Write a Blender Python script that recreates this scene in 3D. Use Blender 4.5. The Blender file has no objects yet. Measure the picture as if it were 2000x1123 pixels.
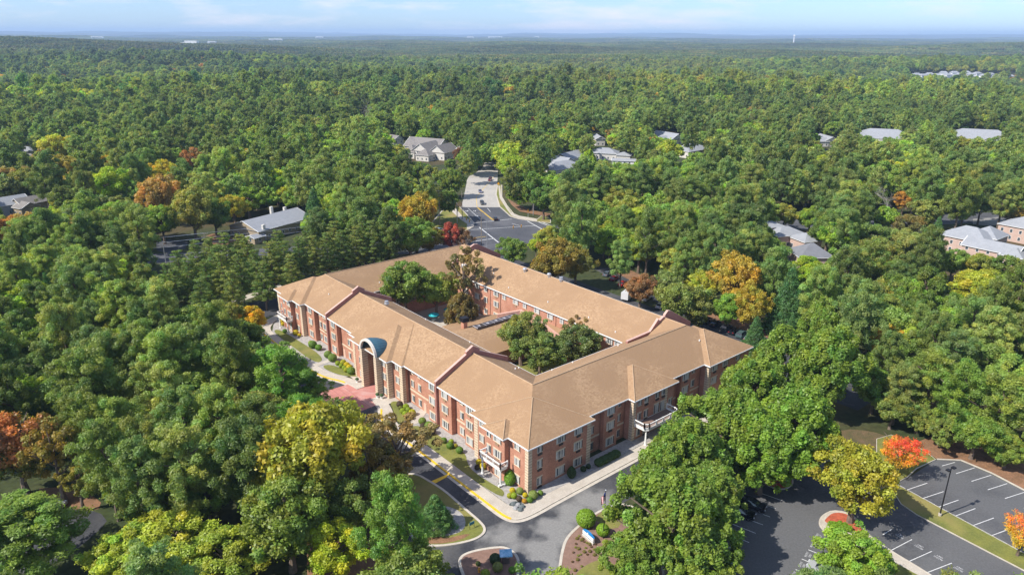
import bpy, bmesh, math, random
import numpy as np
from mathutils import Vector, Matrix, Euler
random.seed(7); RNG=np.random.default_rng(7)
S=bpy.context.scene; COL=S.collection
# ---------------------------------------------------------------- camera
H=79.2; FPX=1385.0; PITCH=math.atan((561.5-68)/FPX); ROLL=math.radians(0.17)
cd=bpy.data.cameras.new('camera'); cam=bpy.data.objects.new('camera',cd); COL.objects.link(cam)
cd.sensor_fit='HORIZONTAL'; cd.sensor_width=36.0; cd.lens=FPX/2000*36.0; cd.clip_start=1.0; cd.clip_end=90000
cam.matrix_world=Matrix.Translation((0,0,H))@Matrix.Rotation(math.pi/2-PITCH,4,'X')@Matrix.Rotation(ROLL,4,'Z')
S.camera=cam
# ---------------------------------------------------------------- sky, sun, exposure
SUN_TO=Vector((-0.9106,-0.4134,1.02)).normalized()      # direction towards the sun, read off the lamp post's shadow
w=bpy.data.worlds.new('World'); S.world=w; w.use_nodes=True
nt=w.node_tree; nt.nodes.clear(); N=nt.nodes; Lk=nt.links.new
sky=N.new('ShaderNodeTexSky'); sky.sky_type='NISHITA'; sky.sun_disc=False
sky.sun_elevation=math.asin(SUN_TO.z); sky.sun_rotation=math.atan2(SUN_TO.x,SUN_TO.y)
sky.air_density=1.0; sky.dust_density=0.15; sky.ozone_density=2.2; sky.altitude=100
tc=N.new('ShaderNodeTexCoord')
mp=N.new('ShaderNodeMapping'); mp.inputs['Scale'].default_value=(3.0,3.0,17.0); mp.inputs['Location'].default_value=(1.35,0.6,0.35)
cn=N.new('ShaderNodeTexNoise'); cn.inputs['Scale'].default_value=1.3; cn.inputs['Detail'].default_value=7; cn.inputs['Roughness'].default_value=0.58
cr=N.new('ShaderNodeValToRGB'); cr.color_ramp.elements[0].position=0.49; cr.color_ramp.elements[1].position=0.66
tint=N.new('ShaderNodeMix'); tint.data_type='RGBA'; tint.blend_type='MULTIPLY'; tint.inputs[0].default_value=1.0
el=N.new('ShaderNodeSeparateXYZ'); Lk(tc.outputs['Generated'],el.inputs[0]); er=N.new('ShaderNodeValToRGB'); er.color_ramp.elements[0].color=(.44,.60,.97,1); er.color_ramp.elements[1].color=(1,1.0,1.05,1); er.color_ramp.elements[1].position=.35; Lk(el.outputs[2],er.inputs[0]); Lk(er.outputs[0],tint.inputs[7])
cm=N.new('ShaderNodeMix'); cm.data_type='RGBA'; cm.inputs[7].default_value=(5.7,5.4,5.6,1)
fm=N.new('ShaderNodeMath'); fm.operation='MULTIPLY'; fm.inputs[1].default_value=0.88
bg=N.new('ShaderNodeBackground'); bg.inputs['Strength'].default_value=0.13
out=N.new('ShaderNodeOutputWorld')
Lk(tc.outputs['Generated'],mp.inputs['Vector']); Lk(mp.outputs[0],cn.inputs['Vector']); Lk(cn.outputs['Fac'],cr.inputs[0])
Lk(sky.outputs[0],tint.inputs[6]); Lk(tint.outputs[2],cm.inputs[6]); Lk(cr.outputs[0],fm.inputs[0]); Lk(fm.outputs[0],cm.inputs[0])
Lk(cm.outputs[2],bg.inputs['Color']); Lk(bg.outputs[0],out.inputs['Surface'])
sd=bpy.data.lights.new('sun','SUN'); sd.energy=4.4; sd.angle=math.radians(0.5); sd.color=(1.0,0.95,0.87)
so=bpy.data.objects.new('sun',sd); COL.objects.link(so); so.location=(0,0,300)
so.rotation_euler=SUN_TO.to_track_quat('Z','Y').to_euler()
S.view_settings.view_transform='Standard'; S.view_settings.look='None'; S.view_settings.exposure=0.60; S.view_settings.gamma=1
cy=S.cycles; cy.use_denoising=True; cy.max_bounces=5; cy.diffuse_bounces=3; cy.glossy_bounces=2; cy.transmission_bounces=3; cy.volume_bounces=0; cy.transparent_max_bounces=6
cy.sample_clamp_indirect=6
try: cy.denoiser='OPENIMAGEDENOISE'
except Exception: pass
# ---------------------------------------------------------------- projection used to read ground positions off the photograph
cp,sp=math.cos(PITCH),math.sin(PITCH); cr_,sr_=math.cos(ROLL),math.sin(ROLL)
def ray(u,v):
    x=u-1000; y=561.5-v; x,y=x*cr_-y*sr_, x*sr_+y*cr_
    return np.array([x,FPX*cp+y*sp,-FPX*sp+y*cp])
def G(u,v,z=0.0):
    d=ray(u,v); t=(z-H)/d[2]; return (d[0]*t,d[1]*t)
def proj(X,Y,Z):
    dz=Z-H; y=Y*sp+dz*cp; wv=Y*cp-dz*sp
    x=X/wv*FPX; y=y/wv*FPX
    return 1000+x*cr_+y*sr_, 561.5-(-x*sr_+y*cr_), wv
# building frame
C0=np.array([2.98155073,109.18417269]); BB=np.array([0.77218578,0.63539682]); AA=np.array([-0.63539682,0.77218578])-(2.0/110)*BB
MI=np.linalg.inv(np.array([AA,BB]).T)
def W(a,b): q=C0+a*AA+b*BB; return (float(q[0]),float(q[1]))
def WG(a,b):
    """ground features: same frame, read at ground level"""
    return W(a+(a+82.4)*1.2/78,b+(b+73.2)*1.2/78)
def toab(x,y): q=MI@(np.array([x,y])-C0); return float(q[0]),float(q[1])
# ---------------------------------------------------------------- small helpers
def tag(o,label=None,cat=None,group=None,kind=None):
    if label: o['label']=label
    if cat: o['category']=cat
    if group: o['group']=group
    if kind: o['kind']=kind
    return o
def empty(name,loc=(0,0,0),rz=0,label=None,cat=None,group=None):
    o=bpy.data.objects.new(name,None); COL.objects.link(o); o.location=loc; o.rotation_euler=(0,0,rz); o.empty_display_size=0.5
    return tag(o,label,cat,group)
def link(name,me,parent=None,loc=None,rz=None):
    o=bpy.data.objects.new(name,me); COL.objects.link(o)
    if parent is not None: o.parent=parent
    if loc is not None: o.location=loc
    if rz is not None: o.rotation_euler=(0,0,rz)
    return o
def copy_tree(o,parent=None):
    c=o.copy(); COL.objects.link(c); c.parent=parent
    for ch in list(o.children): copy_tree(ch,c)
    return c
class MB:
    """collects polygons and becomes one mesh object"""
    def __init__(s,org=(0,0,0)): s.v=[]; s.f=[]; s.m=[]; s.o=org; s.smooth=False
    def add(s,vs,fs,mi=0):
        n=len(s.v); s.v+= [(p[0]-s.o[0],p[1]-s.o[1],p[2]-s.o[2]) for p in vs]; s.f+=[tuple(i+n for i in f) for f in fs]; s.m+=[mi]*len(fs); return s
    def poly(s,pts,mi=0): return s.add(pts,[tuple(range(len(pts)))],mi)
    def prism(s,pts,z0,z1,mi=0,top=True,bot=False):
        n=len(pts); A=sum(pts[i][0]*pts[(i+1)%n][1]-pts[(i+1)%n][0]*pts[i][1] for i in range(n))
        if A<0: pts=pts[::-1]
        vs=[(p[0],p[1],z0) for p in pts]+[(p[0],p[1],z1) for p in pts]
        fs=[(i,(i+1)%n,n+(i+1)%n,n+i) for i in range(n)]
        if top: fs.append(tuple(range(n,2*n)))
        if bot: fs.append(tuple(range(n-1,-1,-1)))
        return s.add(vs,fs,mi)
    def box(s,x0,x1,y0,y1,z0,z1,mi=0):
        return s.prism([(x0,y0),(x1,y0),(x1,y1),(x0,y1)],z0,z1,mi,True,True)
    def abox(s,a0,a1,b0,b1,z0,z1,mi=0):
        return s.prism([W(a0,b0),W(a1,b0),W(a1,b1),W(a0,b1)],z0,z1,mi,True,True)
    def tube(s,p,q,r0,r1=None,n=6,mi=0,caps=True):
        r1=r0 if r1 is None else r1; p=Vector(p); q=Vector(q); d=(q-p)
        if d.length<1e-6: return s
        d.normalize(); a=d.orthogonal().normalized(); b=d.cross(a)
        vs=[tuple(p+(a*math.cos(t)+b*math.sin(t))*r0) for t in [2*math.pi*i/n for i in range(n)]]+[tuple(q+(a*math.cos(t)+b*math.sin(t))*r1) for t in [2*math.pi*i/n for i in range(n)]]
        fs=[(i,(i+1)%n,n+(i+1)%n,n+i) for i in range(n)]
        if caps: fs+=[tuple(range(n-1,-1,-1)),tuple(range(n,2*n))]
        return s.add(vs,fs,mi)
    def lathe(s,prof,cx=0,cy=0,n=12,mi=0):
        vs=[];fs=[]
        for (r,z) in prof:
            for i in range(n): t=2*math.pi*i/n; vs.append((cx+r*math.cos(t),cy+r*math.sin(t),z))
        for k in range(len(prof)-1):
            for i in range(n): j=(i+1)%n; fs.append((k*n+i,k*n+j,(k+1)*n+j,(k+1)*n+i))
        fs.append(tuple(range((len(prof)-1)*n,len(prof)*n)))
        return s.add(vs,fs,mi)
    def mesh(s,name,mats):
        me=bpy.data.meshes.new(name); me.from_pydata(s.v,[],s.f)
        for m in (mats if isinstance(mats,(list,tuple)) else [mats]): me.materials.append(m)
        if s.m: me.polygons.foreach_set('material_index',s.m)
        if s.smooth: me.polygons.foreach_set('use_smooth',[True]*len(s.f))
        me.update(); return me
    def build(s,name,mats,parent=None,**k): return link(name,s.mesh(name,mats),parent,**k)
def offset(pts,d):
    """offset an open polyline sideways"""
    out=[]
    for i,p in enumerate(pts):
        a=pts[max(0,i-1)]; b=pts[min(len(pts)-1,i+1)]; t=np.array(b,float)-np.array(a,float); t/= (np.linalg.norm(t)+1e-9)
        out.append((p[0]-t[1]*d,p[1]+t[0]*d))
    return out
def smoothline(pts,it=2,closed=False):
    for _ in range(it):
        q=[]; n=len(pts)
        rng=range(n) if closed else range(n-1)
        if not closed: q.append(pts[0])
        for i in rng:
            a=pts[i]; b=pts[(i+1)%n]
            q.append((a[0]*.75+b[0]*.25,a[1]*.75+b[1]*.25)); q.append((a[0]*.25+b[0]*.75,a[1]*.25+b[1]*.75))
        if not closed: q.append(pts[-1])
        pts=q
    return pts
def strip(mb,pts,wid,z0,z1,mi=0,closed=False):
    if closed: pts=pts+[pts[0],pts[1]]
    L=offset(pts,wid/2); R=offset(pts,-wid/2); n=len(pts)
    if closed: L[0]=L[-2];R[0]=R[-2]; L=L[:-1]; R=R[:-1]; n-=1
    for i in range(n-1): mb.prism([R[i],R[i+1],L[i+1],L[i]],z0,z1,mi)
def pt_in(poly,x,y):
    c=False; n=len(poly); j=n-1
    for i in range(n):
        xi,yi=poly[i]; xj,yj=poly[j]
        if (yi>y)!=(yj>y) and x<(xj-xi)*(y-yi)/(yj-yi)+xi: c=not c
        j=i
    return c
# ---------------------------------------------------------------- materials
MATS={}
def mat(name,col,rough=0.8,var=0.0,scale=1.0,col2=None,bump=0.0,metal=0.0,spec=0.3,detail=6,stretch=None,thr=(0.35,0.65),third=None,cracks=None):
    if name in MATS: return MATS[name]
    m=bpy.data.materials.new(name); m.use_nodes=True; n=m.node_tree.nodes; l=m.node_tree.links.new
    b=n['Principled BSDF']; b.inputs['Roughness'].default_value=rough; b.inputs['Metallic'].default_value=metal; b.inputs['Specular IOR Level'].default_value=spec
    b.inputs['Base Color'].default_value=(*col,1)
    if col2 is not None or var>0 or bump>0:
        t=n.new('ShaderNodeTexCoord'); mpn=n.new('ShaderNodeMapping'); l(t.outputs['Object'],mpn.inputs[0])
        if stretch: mpn.inputs['Scale'].default_value=stretch
        no=n.new('ShaderNodeTexNoise'); no.inputs['Scale'].default_value=scale; no.inputs['Detail'].default_value=detail; no.inputs['Roughness'].default_value=0.6
        l(mpn.outputs[0],no.inputs['Vector'])
        r=n.new('ShaderNodeValToRGB'); r.color_ramp.elements[0].position=thr[0]; r.color_ramp.elements[1].position=thr[1]
        c2=col2 if col2 is not None else tuple(c*(1-var) for c in col); c1=col if col2 is not None else tuple(min(1,c*(1+var)) for c in col)
        r.color_ramp.elements[0].color=(*c2,1); r.color_ramp.elements[1].color=(*c1,1); l(no.outputs['Fac'],r.inputs[0])
        last=r.outputs[0]
        n2=n.new('ShaderNodeTexNoise'); n2.inputs['Scale'].default_value=scale*11; n2.inputs['Detail'].default_value=4; l(t.outputs['Object'],n2.inputs['Vector'])
        mx=n.new('ShaderNodeMix'); mx.data_type='RGBA'; mx.blend_type='MULTIPLY'; mx.inputs[0].default_value=1
        r2=n.new('ShaderNodeMapRange'); r2.inputs[1].default_value=.3; r2.inputs[2].default_value=.7; r2.inputs[3].default_value=1-var*.9-.04; r2.inputs[4].default_value=1+var*.9+.04
        l(n2.outputs['Fac'],r2.inputs[0]); l(last,mx.inputs[6]); l(r2.outputs[0],mx.inputs[7]); last=mx.outputs[2]
        if third is not None:   # large soft patches of another tone
            n3=n.new('ShaderNodeTexNoise'); n3.inputs['Scale'].default_value=third[1]; n3.inputs['Detail'].default_value=5; n3.inputs['Distortion'].default_value=.6; l(t.outputs['Object'],n3.inputs['Vector'])
            r3=n.new('ShaderNodeValToRGB'); r3.color_ramp.elements[0].position=third[2]; r3.color_ramp.elements[1].position=third[3]; l(n3.outputs['Fac'],r3.inputs[0])
            m3=n.new('ShaderNodeMix'); m3.data_type='RGBA'; m3.inputs[7].default_value=(*third[0],1); l(r3.outputs[0],m3.inputs[0]); l(last,m3.inputs[6]); last=m3.outputs[2]
        if cracks:
            vo=n.new('ShaderNodeTexVoronoi'); vo.feature='DISTANCE_TO_EDGE'; vo.inputs['Scale'].default_value=.16; nw=n.new('ShaderNodeTexNoise'); nw.inputs['Scale'].default_value=.4; nw.inputs['Detail'].default_value=6; l(t.outputs['Object'],nw.inputs['Vector'])
            ad=n.new('ShaderNodeMix'); ad.data_type='RGBA'; ad.blend_type='ADD'; ad.inputs[0].default_value=4.0; l(t.outputs['Object'],ad.inputs[6]); l(nw.outputs['Color'],ad.inputs[7]); l(ad.outputs[2],vo.inputs['Vector'])
            rc=n.new('ShaderNodeMapRange'); rc.inputs[1].default_value=.004; rc.inputs[2].default_value=.008; rc.inputs[3].default_value=.42; rc.inputs[4].default_value=0; l(vo.outputs['Distance'],rc.inputs[0])
            mc=n.new('ShaderNodeMix'); mc.data_type='RGBA'; mc.inputs[7].default_value=(*cracks,1); l(rc.outputs[0],mc.inputs[0]); l(last,mc.inputs[6]); last=mc.outputs[2]
        l(last,b.inputs['Base Color'])
        if bump>0:
            bp=n.new('ShaderNodeBump'); bp.inputs['Strength'].default_value=bump; bp.inputs['Distance'].default_value=.05; l(n2.outputs['Fac'],bp.inputs['Height']); l(bp.outputs[0],b.inputs['Normal'])
    MATS[name]=m; return m
def shingle(name,c1,c2,c3):
    m=bpy.data.materials.new(name); m.use_nodes=True; n=m.node_tree.nodes; l=m.node_tree.links.new; b=n['Principled BSDF']; b.inputs['Roughness'].default_value=.9; b.inputs['Specular IOR Level'].default_value=.15
    t=n.new('ShaderNodeTexCoord'); rot=n.new('ShaderNodeMapping'); rot.inputs['Rotation'].default_value=(0,0,-math.atan2(BB[1],BB[0])); l(t.outputs['Object'],rot.inputs[0])
    vo=n.new('ShaderNodeTexVoronoi'); vo.inputs['Scale'].default_value=2.2; vo.inputs['Randomness'].default_value=.9
    m1=n.new('ShaderNodeMapping'); m1.inputs['Scale'].default_value=(1,1,2.6); l(rot.outputs[0],m1.inputs[0]); l(m1.outputs[0],vo.inputs['Vector'])
    sep=n.new('ShaderNodeSeparateColor'); l(vo.outputs['Color'],sep.inputs[0])
    r=n.new('ShaderNodeValToRGB'); r.color_ramp.elements[0].color=(*c2,1); r.color_ramp.elements[1].color=(*c1,1); l(sep.outputs[0],r.inputs[0])
    no=n.new('ShaderNodeTexNoise'); no.inputs['Scale'].default_value=.09; no.inputs['Detail'].default_value=5; l(t.outputs['Object'],no.inputs['Vector'])
    r3=n.new('ShaderNodeValToRGB'); r3.color_ramp.elements[0].position=.40; r3.color_ramp.elements[1].position=.58; no.inputs['Distortion'].default_value=1.2; l(no.outputs['Fac'],r3.inputs[0])
    mx=n.new('ShaderNodeMix'); mx.data_type='RGBA'; mx.inputs[7].default_value=(*c3,1); l(r3.outputs[0],mx.inputs[0]); l(r.outputs[0],mx.inputs[6])
    wv=n.new('ShaderNodeTexWave'); wv.bands_direction='Z'; wv.inputs['Scale'].default_value=3.2; wv.inputs['Distortion'].default_value=.4; l(t.outputs['Object'],wv.inputs['Vector'])
    mr=n.new('ShaderNodeMapRange'); mr.inputs[3].default_value=.80; mr.inputs[4].default_value=1.06; l(wv.outputs['Fac'],mr.inputs[0])
    m2=n.new('ShaderNodeMix'); m2.data_type='RGBA'; m2.blend_type='MULTIPLY'; m2.inputs[0].default_value=1; l(mx.outputs[2],m2.inputs[6]); l(mr.outputs[0],m2.inputs[7])
    l(m2.outputs[2],b.inputs['Base Color'])
    bp=n.new('ShaderNodeBump'); bp.inputs['Strength'].default_value=.5; bp.inputs['Distance'].default_value=.04; l(sep.outputs[0],bp.inputs['Height']); l(bp.outputs[0],b.inputs['Normal'])
    MATS[name]=m; return m
def glassmat(name,col,rough=.08):
    m=mat(name,col,rough,spec=.6); return m
M_SH=shingle('tan_shingle',(.435,.283,.163),(.32,.20,.112),(.335,.21,.118))
M_BR=mat('brick',(.50,.255,.175),.9,.16,.35,col2=(.40,.185,.12),bump=.2)
M_BRP=mat('parapet_brick',(.40,.20,.16),.9,.1,.5,col2=(.33,.15,.12))
M_CAP=mat('parapet_cap',(.52,.34,.28),.8,.06,.6)
M_CRM=mat('cream_block',(.62,.50,.36),.85,.08,1.2)
M_JOINT=mat('block_joint',(.20,.13,.09),.9)
M_WH=mat('white_trim',(.78,.77,.74),.5,.03,1)
M_GUT=mat('white_gutter',(.80,.79,.76),.4)
M_FR=mat('window_frame',(.62,.58,.50),.5)
M_SHUT=mat('dark_frame',(.10,.08,.07),.5)
M_GL=mat('window_glass',(.07,.085,.10),.12,spec=.8)
M_CUR=mat('curtain',(.50,.50,.48),.6,.2,1.5,stretch=(4,4,.3))
M_AC=mat('ac_grille',(.33,.22,.14),.6); M_ACD=mat('ac_grille_dark',(.05,.045,.045),.6)
M_DOOR=mat('door',(.62,.42,.32),.6)
M_BLUE=mat('blue_metal_roof',(.07,.17,.22),.45,.1,.8,metal=.3)
M_DK=mat('dark_metal',(.03,.03,.035),.4,metal=.5)
M_GALV=mat('galvanised',(.62,.63,.65),.35,.06,2,metal=.7)
M_CONC=mat('concrete',(.50,.45,.38),.9,.10,.5,col2=(.42,.37,.31),bump=.15)
M_KERB=mat('kerb_concrete',(.54,.49,.41),.9,.10,.8,col2=(.44,.39,.33))
M_ASPH=mat('asphalt',(.066,.066,.070),.9,.16,.25,col2=(.040,.042,.049),bump=.15,third=((.13,.125,.12),.055,.50,.68),cracks=(.10,.10,.10))
M_ASPL=mat('worn_asphalt',(.27,.26,.245),.9,.10,.16,col2=(.15,.148,.145),third=((.30,.29,.275),.12,.42,.6))
M_LOT=mat('lot_asphalt',(.098,.098,.102),.9,.16,.2,col2=(.066,.067,.072),bump=.1,third=((.14,.14,.14),.06,.48,.7),cracks=(.15,.15,.155))
M_ROAD=mat('road_concrete',(.42,.39,.35),.9,.08,.1,col2=(.36,.335,.30))
M_WPAINT=mat('white_paint',(.62,.62,.61),.7,.2,3); M_WORN=mat('worn_paint',(.60,.60,.60),.8,.4,2.5,col2=(.24,.24,.25),thr=(.36,.52)); M_YPAINT=mat('yellow_paint',(.72,.46,.03),.6,.15,1.5)
M_GRASS=mat('lawn_grass',(.20,.20,.045),.95,.16,.35,col2=(.13,.145,.035),bump=.4,third=((.28,.22,.08),.09,.5,.75))
M_GRAV=mat('grey_gravel',(.42,.40,.37),.95,.25,1.6,col2=(.28,.26,.25),bump=.6)
M_RED=mat('red_pavers',(.50,.215,.18),.85,.08,.5,col2=(.43,.18,.15),third=((.55,.36,.32),.2,.55,.75))
M_MUL=mat('red_mulch',(.42,.10,.05),.95,.25,2,bump=.5)
M_BED=mat('brown_mulch',(.26,.16,.12),.95,.2,1.2,col2=(.20,.12,.09),bump=.4)
M_STRAW=mat('pine_straw',(.27,.145,.08),.95,.25,.5,col2=(.17,.095,.05),bump=.4)
M_FLOOR=mat('forest_floor',(.055,.060,.022),.95,.3,.08,col2=(.035,.050,.014),third=((.11,.065,.032),.02,.52,.72))
M_BARK=mat('bark',(.16,.12,.09),.95,.25,3); M_BARKG=mat('grey_bark',(.30,.27,.24),.95,.25,3)
M_TEAL=mat('teal_canvas',(.03,.38,.42),.7)
LEAFK=(2.98,2.84,1.80)
def leafmat(name,src):
    m=bpy.data.materials.new(name); m.use_nodes=True; n=m.node_tree.nodes; l=m.node_tree.links.new; n.clear()
    o=n.new('ShaderNodeOutputMaterial')
    if src=='object': oi=n.new('ShaderNodeObjectInfo'); colo=oi.outputs['Color']
    else: oi=n.new('ShaderNodeAttribute'); oi.attribute_type='INSTANCER'; oi.attribute_name='tint'; colo=oi.outputs['Color']
    at=n.new('ShaderNodeAttribute'); at.attribute_type='GEOMETRY'; at.attribute_name='lc'
    mx=n.new('ShaderNodeMix'); mx.data_type='RGBA'; mx.blend_type='MULTIPLY'; mx.inputs[0].default_value=1; l(colo,mx.inputs[6]); l(at.outputs['Color'],mx.inputs[7])
    d=n.new('ShaderNodeBsdfDiffuse'); tr=n.new('ShaderNodeBsdfTranslucent'); am=n.new('ShaderNodeMix'); am.data_type='RGBA'; am.blend_type='MULTIPLY'; am.inputs[0].default_value=1; am.inputs[7].default_value=(*LEAFK,1); l(mx.outputs[2],am.inputs[6]); l(am.outputs[2],d.inputs['Color'])
    m3=n.new('ShaderNodeMix'); m3.data_type='RGBA'; m3.blend_type='MULTIPLY'; m3.inputs[0].default_value=1; m3.inputs[7].default_value=(1.25,1.3,.5,1); l(am.outputs[2],m3.inputs[6]); l(m3.outputs[2],tr.inputs['Color'])
    ms=n.new('ShaderNodeMixShader'); ms.inputs[0].default_value=.42; l(d.outputs[0],ms.inputs[1]); l(tr.outputs[0],ms.inputs[2])
    gl=n.new('ShaderNodeBsdfGlossy'); gl.inputs['Roughness'].default_value=.5; gl.inputs['Color'].default_value=(1,1,1,1)
    m4=n.new('ShaderNodeMixShader'); m4.inputs[0].default_value=.025; l(ms.outputs[0],m4.inputs[1]); l(gl.outputs[0],m4.inputs[2]); l(m4.outputs[0],o.inputs['Surface'])
    MATS[name]=m; return m
M_LEAF=leafmat('foliage','object'); M_LEAFI=leafmat('far_foliage','inst')
HAZE_D=0.00008
# ================================================================ GROUND
def hills(x,y):
    """rolling country: level round the building, rising and falling further out"""
    x=np.asarray(x,float); y=np.asarray(y,float); r=np.hypot(x,y)
    k=np.clip((r-450)/900,0,1); k=k*k*(3-2*k); k2=np.clip((r-1500)/3500,0,1); k3=np.clip((r-14000)/9000,0,1)
    h=k*(13*np.sin(x/330+1.3)*np.cos(y/210+.4)+6*np.sin((x+y)/470)-7)+k2*(17*np.sin(x/1100+.6)*np.sin(y/700+1.1)+10*np.sin((x-1.4*y)/1300+2)+6*np.sin(x/420+y/600))
    h=h+46*np.exp(-(((x+2100)/1000)**2+((y-3000)/700)**2))+40*np.exp(-(((x-3300)/900)**2+((y-3900)/900)**2))
    h=h+k*(-14*np.exp(-((y-1500-.15*x)/420)**2))+k3*(95+30*np.sin(x/2100)+16*np.sin(x/700+1)+10*np.sin(x/330))
    return h
def ground():
    rs=np.concatenate([np.linspace(0,450,4),np.geomspace(520,40000,90)]); th=np.linspace(0,2*math.pi,361)[:-1]
    vs=[(0,0,0)]; 
    for r in rs[1:]:
        X=r*np.sin(th); Y=r*np.cos(th); Z=hills(X,Y); vs+=list(zip(X,Y,Z))
    n=len(th); fs=[(0,1+(i+1)%n,1+i) for i in range(n)]
    for k in range(len(rs)-2):
        for i in range(n): j=(i+1)%n; fs.append((1+k*n+i,1+k*n+j,1+(k+1)*n+j,1+(k+1)*n+i))
    fs=[f[::-1] for f in fs]
    mb=MB(); mb.add(vs,fs)
    o=mb.build('ground',M_FLOOR); o.data.flip_normals() if o.data.polygons[0].normal.z<0 else None
    tag(o,kind='structure'); return o
ground()
def surf(name,pts,m,z=0.01,kind='structure',sm=0):
    if sm: pts=smoothline(pts,sm,True)
    mb=MB(); n=len(pts); A=sum(pts[i][0]*pts[(i+1)%n][1]-pts[(i+1)%n][0]*pts[i][1] for i in range(n))
    if A<0: pts=pts[::-1]
    mb.poly([(p[0],p[1],z) for p in pts]); o=mb.build(name,m); tag(o,kind=kind); return o
def slab(name,pts,m,z1,z0=-.05,sm=0):
    if sm: pts=smoothline(pts,sm,True)
    mb=MB(); mb.prism(pts,z0,z1); o=mb.build(name,m); tag(o,kind='structure'); return o
def px(*ps,z=0.0): return [G(u,v,z) for (u,v) in ps]
# --- drive and access road round the building
drive=[WG(-6.5,-4),WG(-5.5,75),WG(-13.5,75),WG(-13.5,8)]+px((1153,1012),(1124,1034),(1106,1052),(1098,1077),(1092,1130),(1088,1190),(820,1190),(800,1130),(752,1040),(705,935),(650,855),(606,790))+[WG(70,-16),WG(112,-17),WG(124,-16),WG(124,-6),WG(100,-6.5),WG(72,-6.5),WG(64,-5),WG(58,-2),WG(52,-.6),WG(45,-2),WG(34,-6),WG(0,-6.5)]
surf('drive',drive,M_ASPH,.012)
def worn(m0,pts,r0,r1,colw):
    """asphalt with a soft-edged pale worn area round the given spots"""
    m=m0.copy(); n=m.node_tree.nodes; l=m.node_tree.links.new; b=n['Principled BSDF']; src=b.inputs['Base Color'].links[0].from_socket
    t=n.new('ShaderNodeTexCoord'); no=n.new('ShaderNodeTexNoise'); no.inputs['Scale'].default_value=.22; no.inputs['Detail'].default_value=7; l(t.outputs['Object'],no.inputs['Vector']); last=None
    for x,y in pts:
        d=n.new('ShaderNodeVectorMath'); d.operation='DISTANCE'; d.inputs[1].default_value=(x,y,0); l(t.outputs['Object'],d.inputs[0])
        if last is None: last=d.outputs['Value']
        else: mn=n.new('ShaderNodeMath'); mn.operation='MINIMUM'; l(last,mn.inputs[0]); l(d.outputs['Value'],mn.inputs[1]); last=mn.outputs[0]
    ad=n.new('ShaderNodeMath'); ad.operation='MULTIPLY_ADD'; l(no.outputs['Fac'],ad.inputs[0]); ad.inputs[1].default_value=11; l(last,ad.inputs[2])
    mr=n.new('ShaderNodeMapRange'); mr.inputs[1].default_value=r0+5.5; mr.inputs[2].default_value=r1+5.5; mr.inputs[3].default_value=.9; mr.inputs[4].default_value=0; l(ad.outputs[0],mr.inputs[0])
    mx=n.new('ShaderNodeMix'); mx.data_type='RGBA'; mx.inputs[7].default_value=(*colw,1); l(mr.outputs[0],mx.inputs[0]); l(src,mx.inputs[6])
    n2=n.new('ShaderNodeTexNoise'); n2.inputs['Scale'].default_value=3; n2.inputs['Detail'].default_value=5; l(t.outputs['Object'],n2.inputs['Vector']); r2=n.new('ShaderNodeMapRange'); r2.inputs[1].default_value=.3; r2.inputs[2].default_value=.7; r2.inputs[3].default_value=.85; r2.inputs[4].default_value=1.12; l(n2.outputs['Fac'],r2.inputs[0])
    m2=n.new('ShaderNodeMix'); m2.data_type='RGBA'; m2.blend_type='MULTIPLY'; m2.inputs[0].default_value=1; l(mx.outputs[2],m2.inputs[6]); l(r2.outputs[0],m2.inputs[7]); l(m2.outputs[2],b.inputs['Base Color']); return m
bpy.data.objects['drive'].data.materials[0]=worn(M_ASPH,px((1052,1135),(1050,1100),(1058,1070),(1085,1035),(1125,1000),(1160,975),(985,1050)),2.2,4.8,(.235,.228,.216))
surf('end_drive',[WG(112,-17),WG(126,-16),WG(126,90),WG(-24,90),WG(-24,75),WG(-5,75),WG(-5,71.5),WG(111.5,71.5),WG(111.5,-6)],M_ASPH,.008)
# --- front apron: walks, lawn and gravel between the drive and the front walls
kerb_line=smoothline([WG(-5.5,72),WG(-5.6,3),WG(-5.9,-4.5),WG(-5.2,-7.3),WG(-3.2,-8.1),WG(1,-8.1),WG(24,-8.0),WG(31,-8.1),WG(35.5,-8.2),WG(39.5,-7.2),WG(42.5,-5.2),WG(44.8,-4.4),WG(48.3,-4.6)],2)
kerb_far=smoothline([WG(54.6,-4.5),WG(58.4,-4.9),WG(61,-5.6),WG(64,-7.2),WG(68,-8.2),WG(73,-8.5),WG(93,-8.4),WG(101,-8.6),WG(106,-7),WG(110,-2),WG(112,4),WG(112,71)],2)
def band(name,line,inner,m,z):
    mb=MB(); mb.prism(line+inner[::-1],-.05,z); o=mb.build(name,m); tag(o,kind='structure'); return o
def kerb(name,line,yellow=None,w_=.3,h=.15):
    mb=MB(); strip(mb,line,w_,-.05,h); o=mb.build(name,M_KERB); tag(o,kind='structure'); return o
walk_in=smoothline([WG(-3.3,72),WG(-3.2,3),WG(-3.0,-3.6),WG(-2.0,-5.6),WG(1,-5.7),WG(24,-5.7),WG(31,-5.8),WG(35,-5.8),WG(38,-4.9),WG(41,-3.4),WG(44.5,-2.5),WG(48.5,-1.4)],2)
band('walkway',kerb_line,walk_in,M_CONC,.13)
walk_in2=smoothline([WG(54.6,-1.4),WG(57.6,-2.4),WG(61,-3.2),WG(64,-4.6),WG(68,-5.8),WG(73,-6.2),WG(93,-6.1),WG(100,-6.2),WG(104,-5),WG(108.2,-1),WG(110.4,4),WG(110.4,71)],2)
band('far_walkway',kerb_far,walk_in2,M_CONC,.13)
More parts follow.
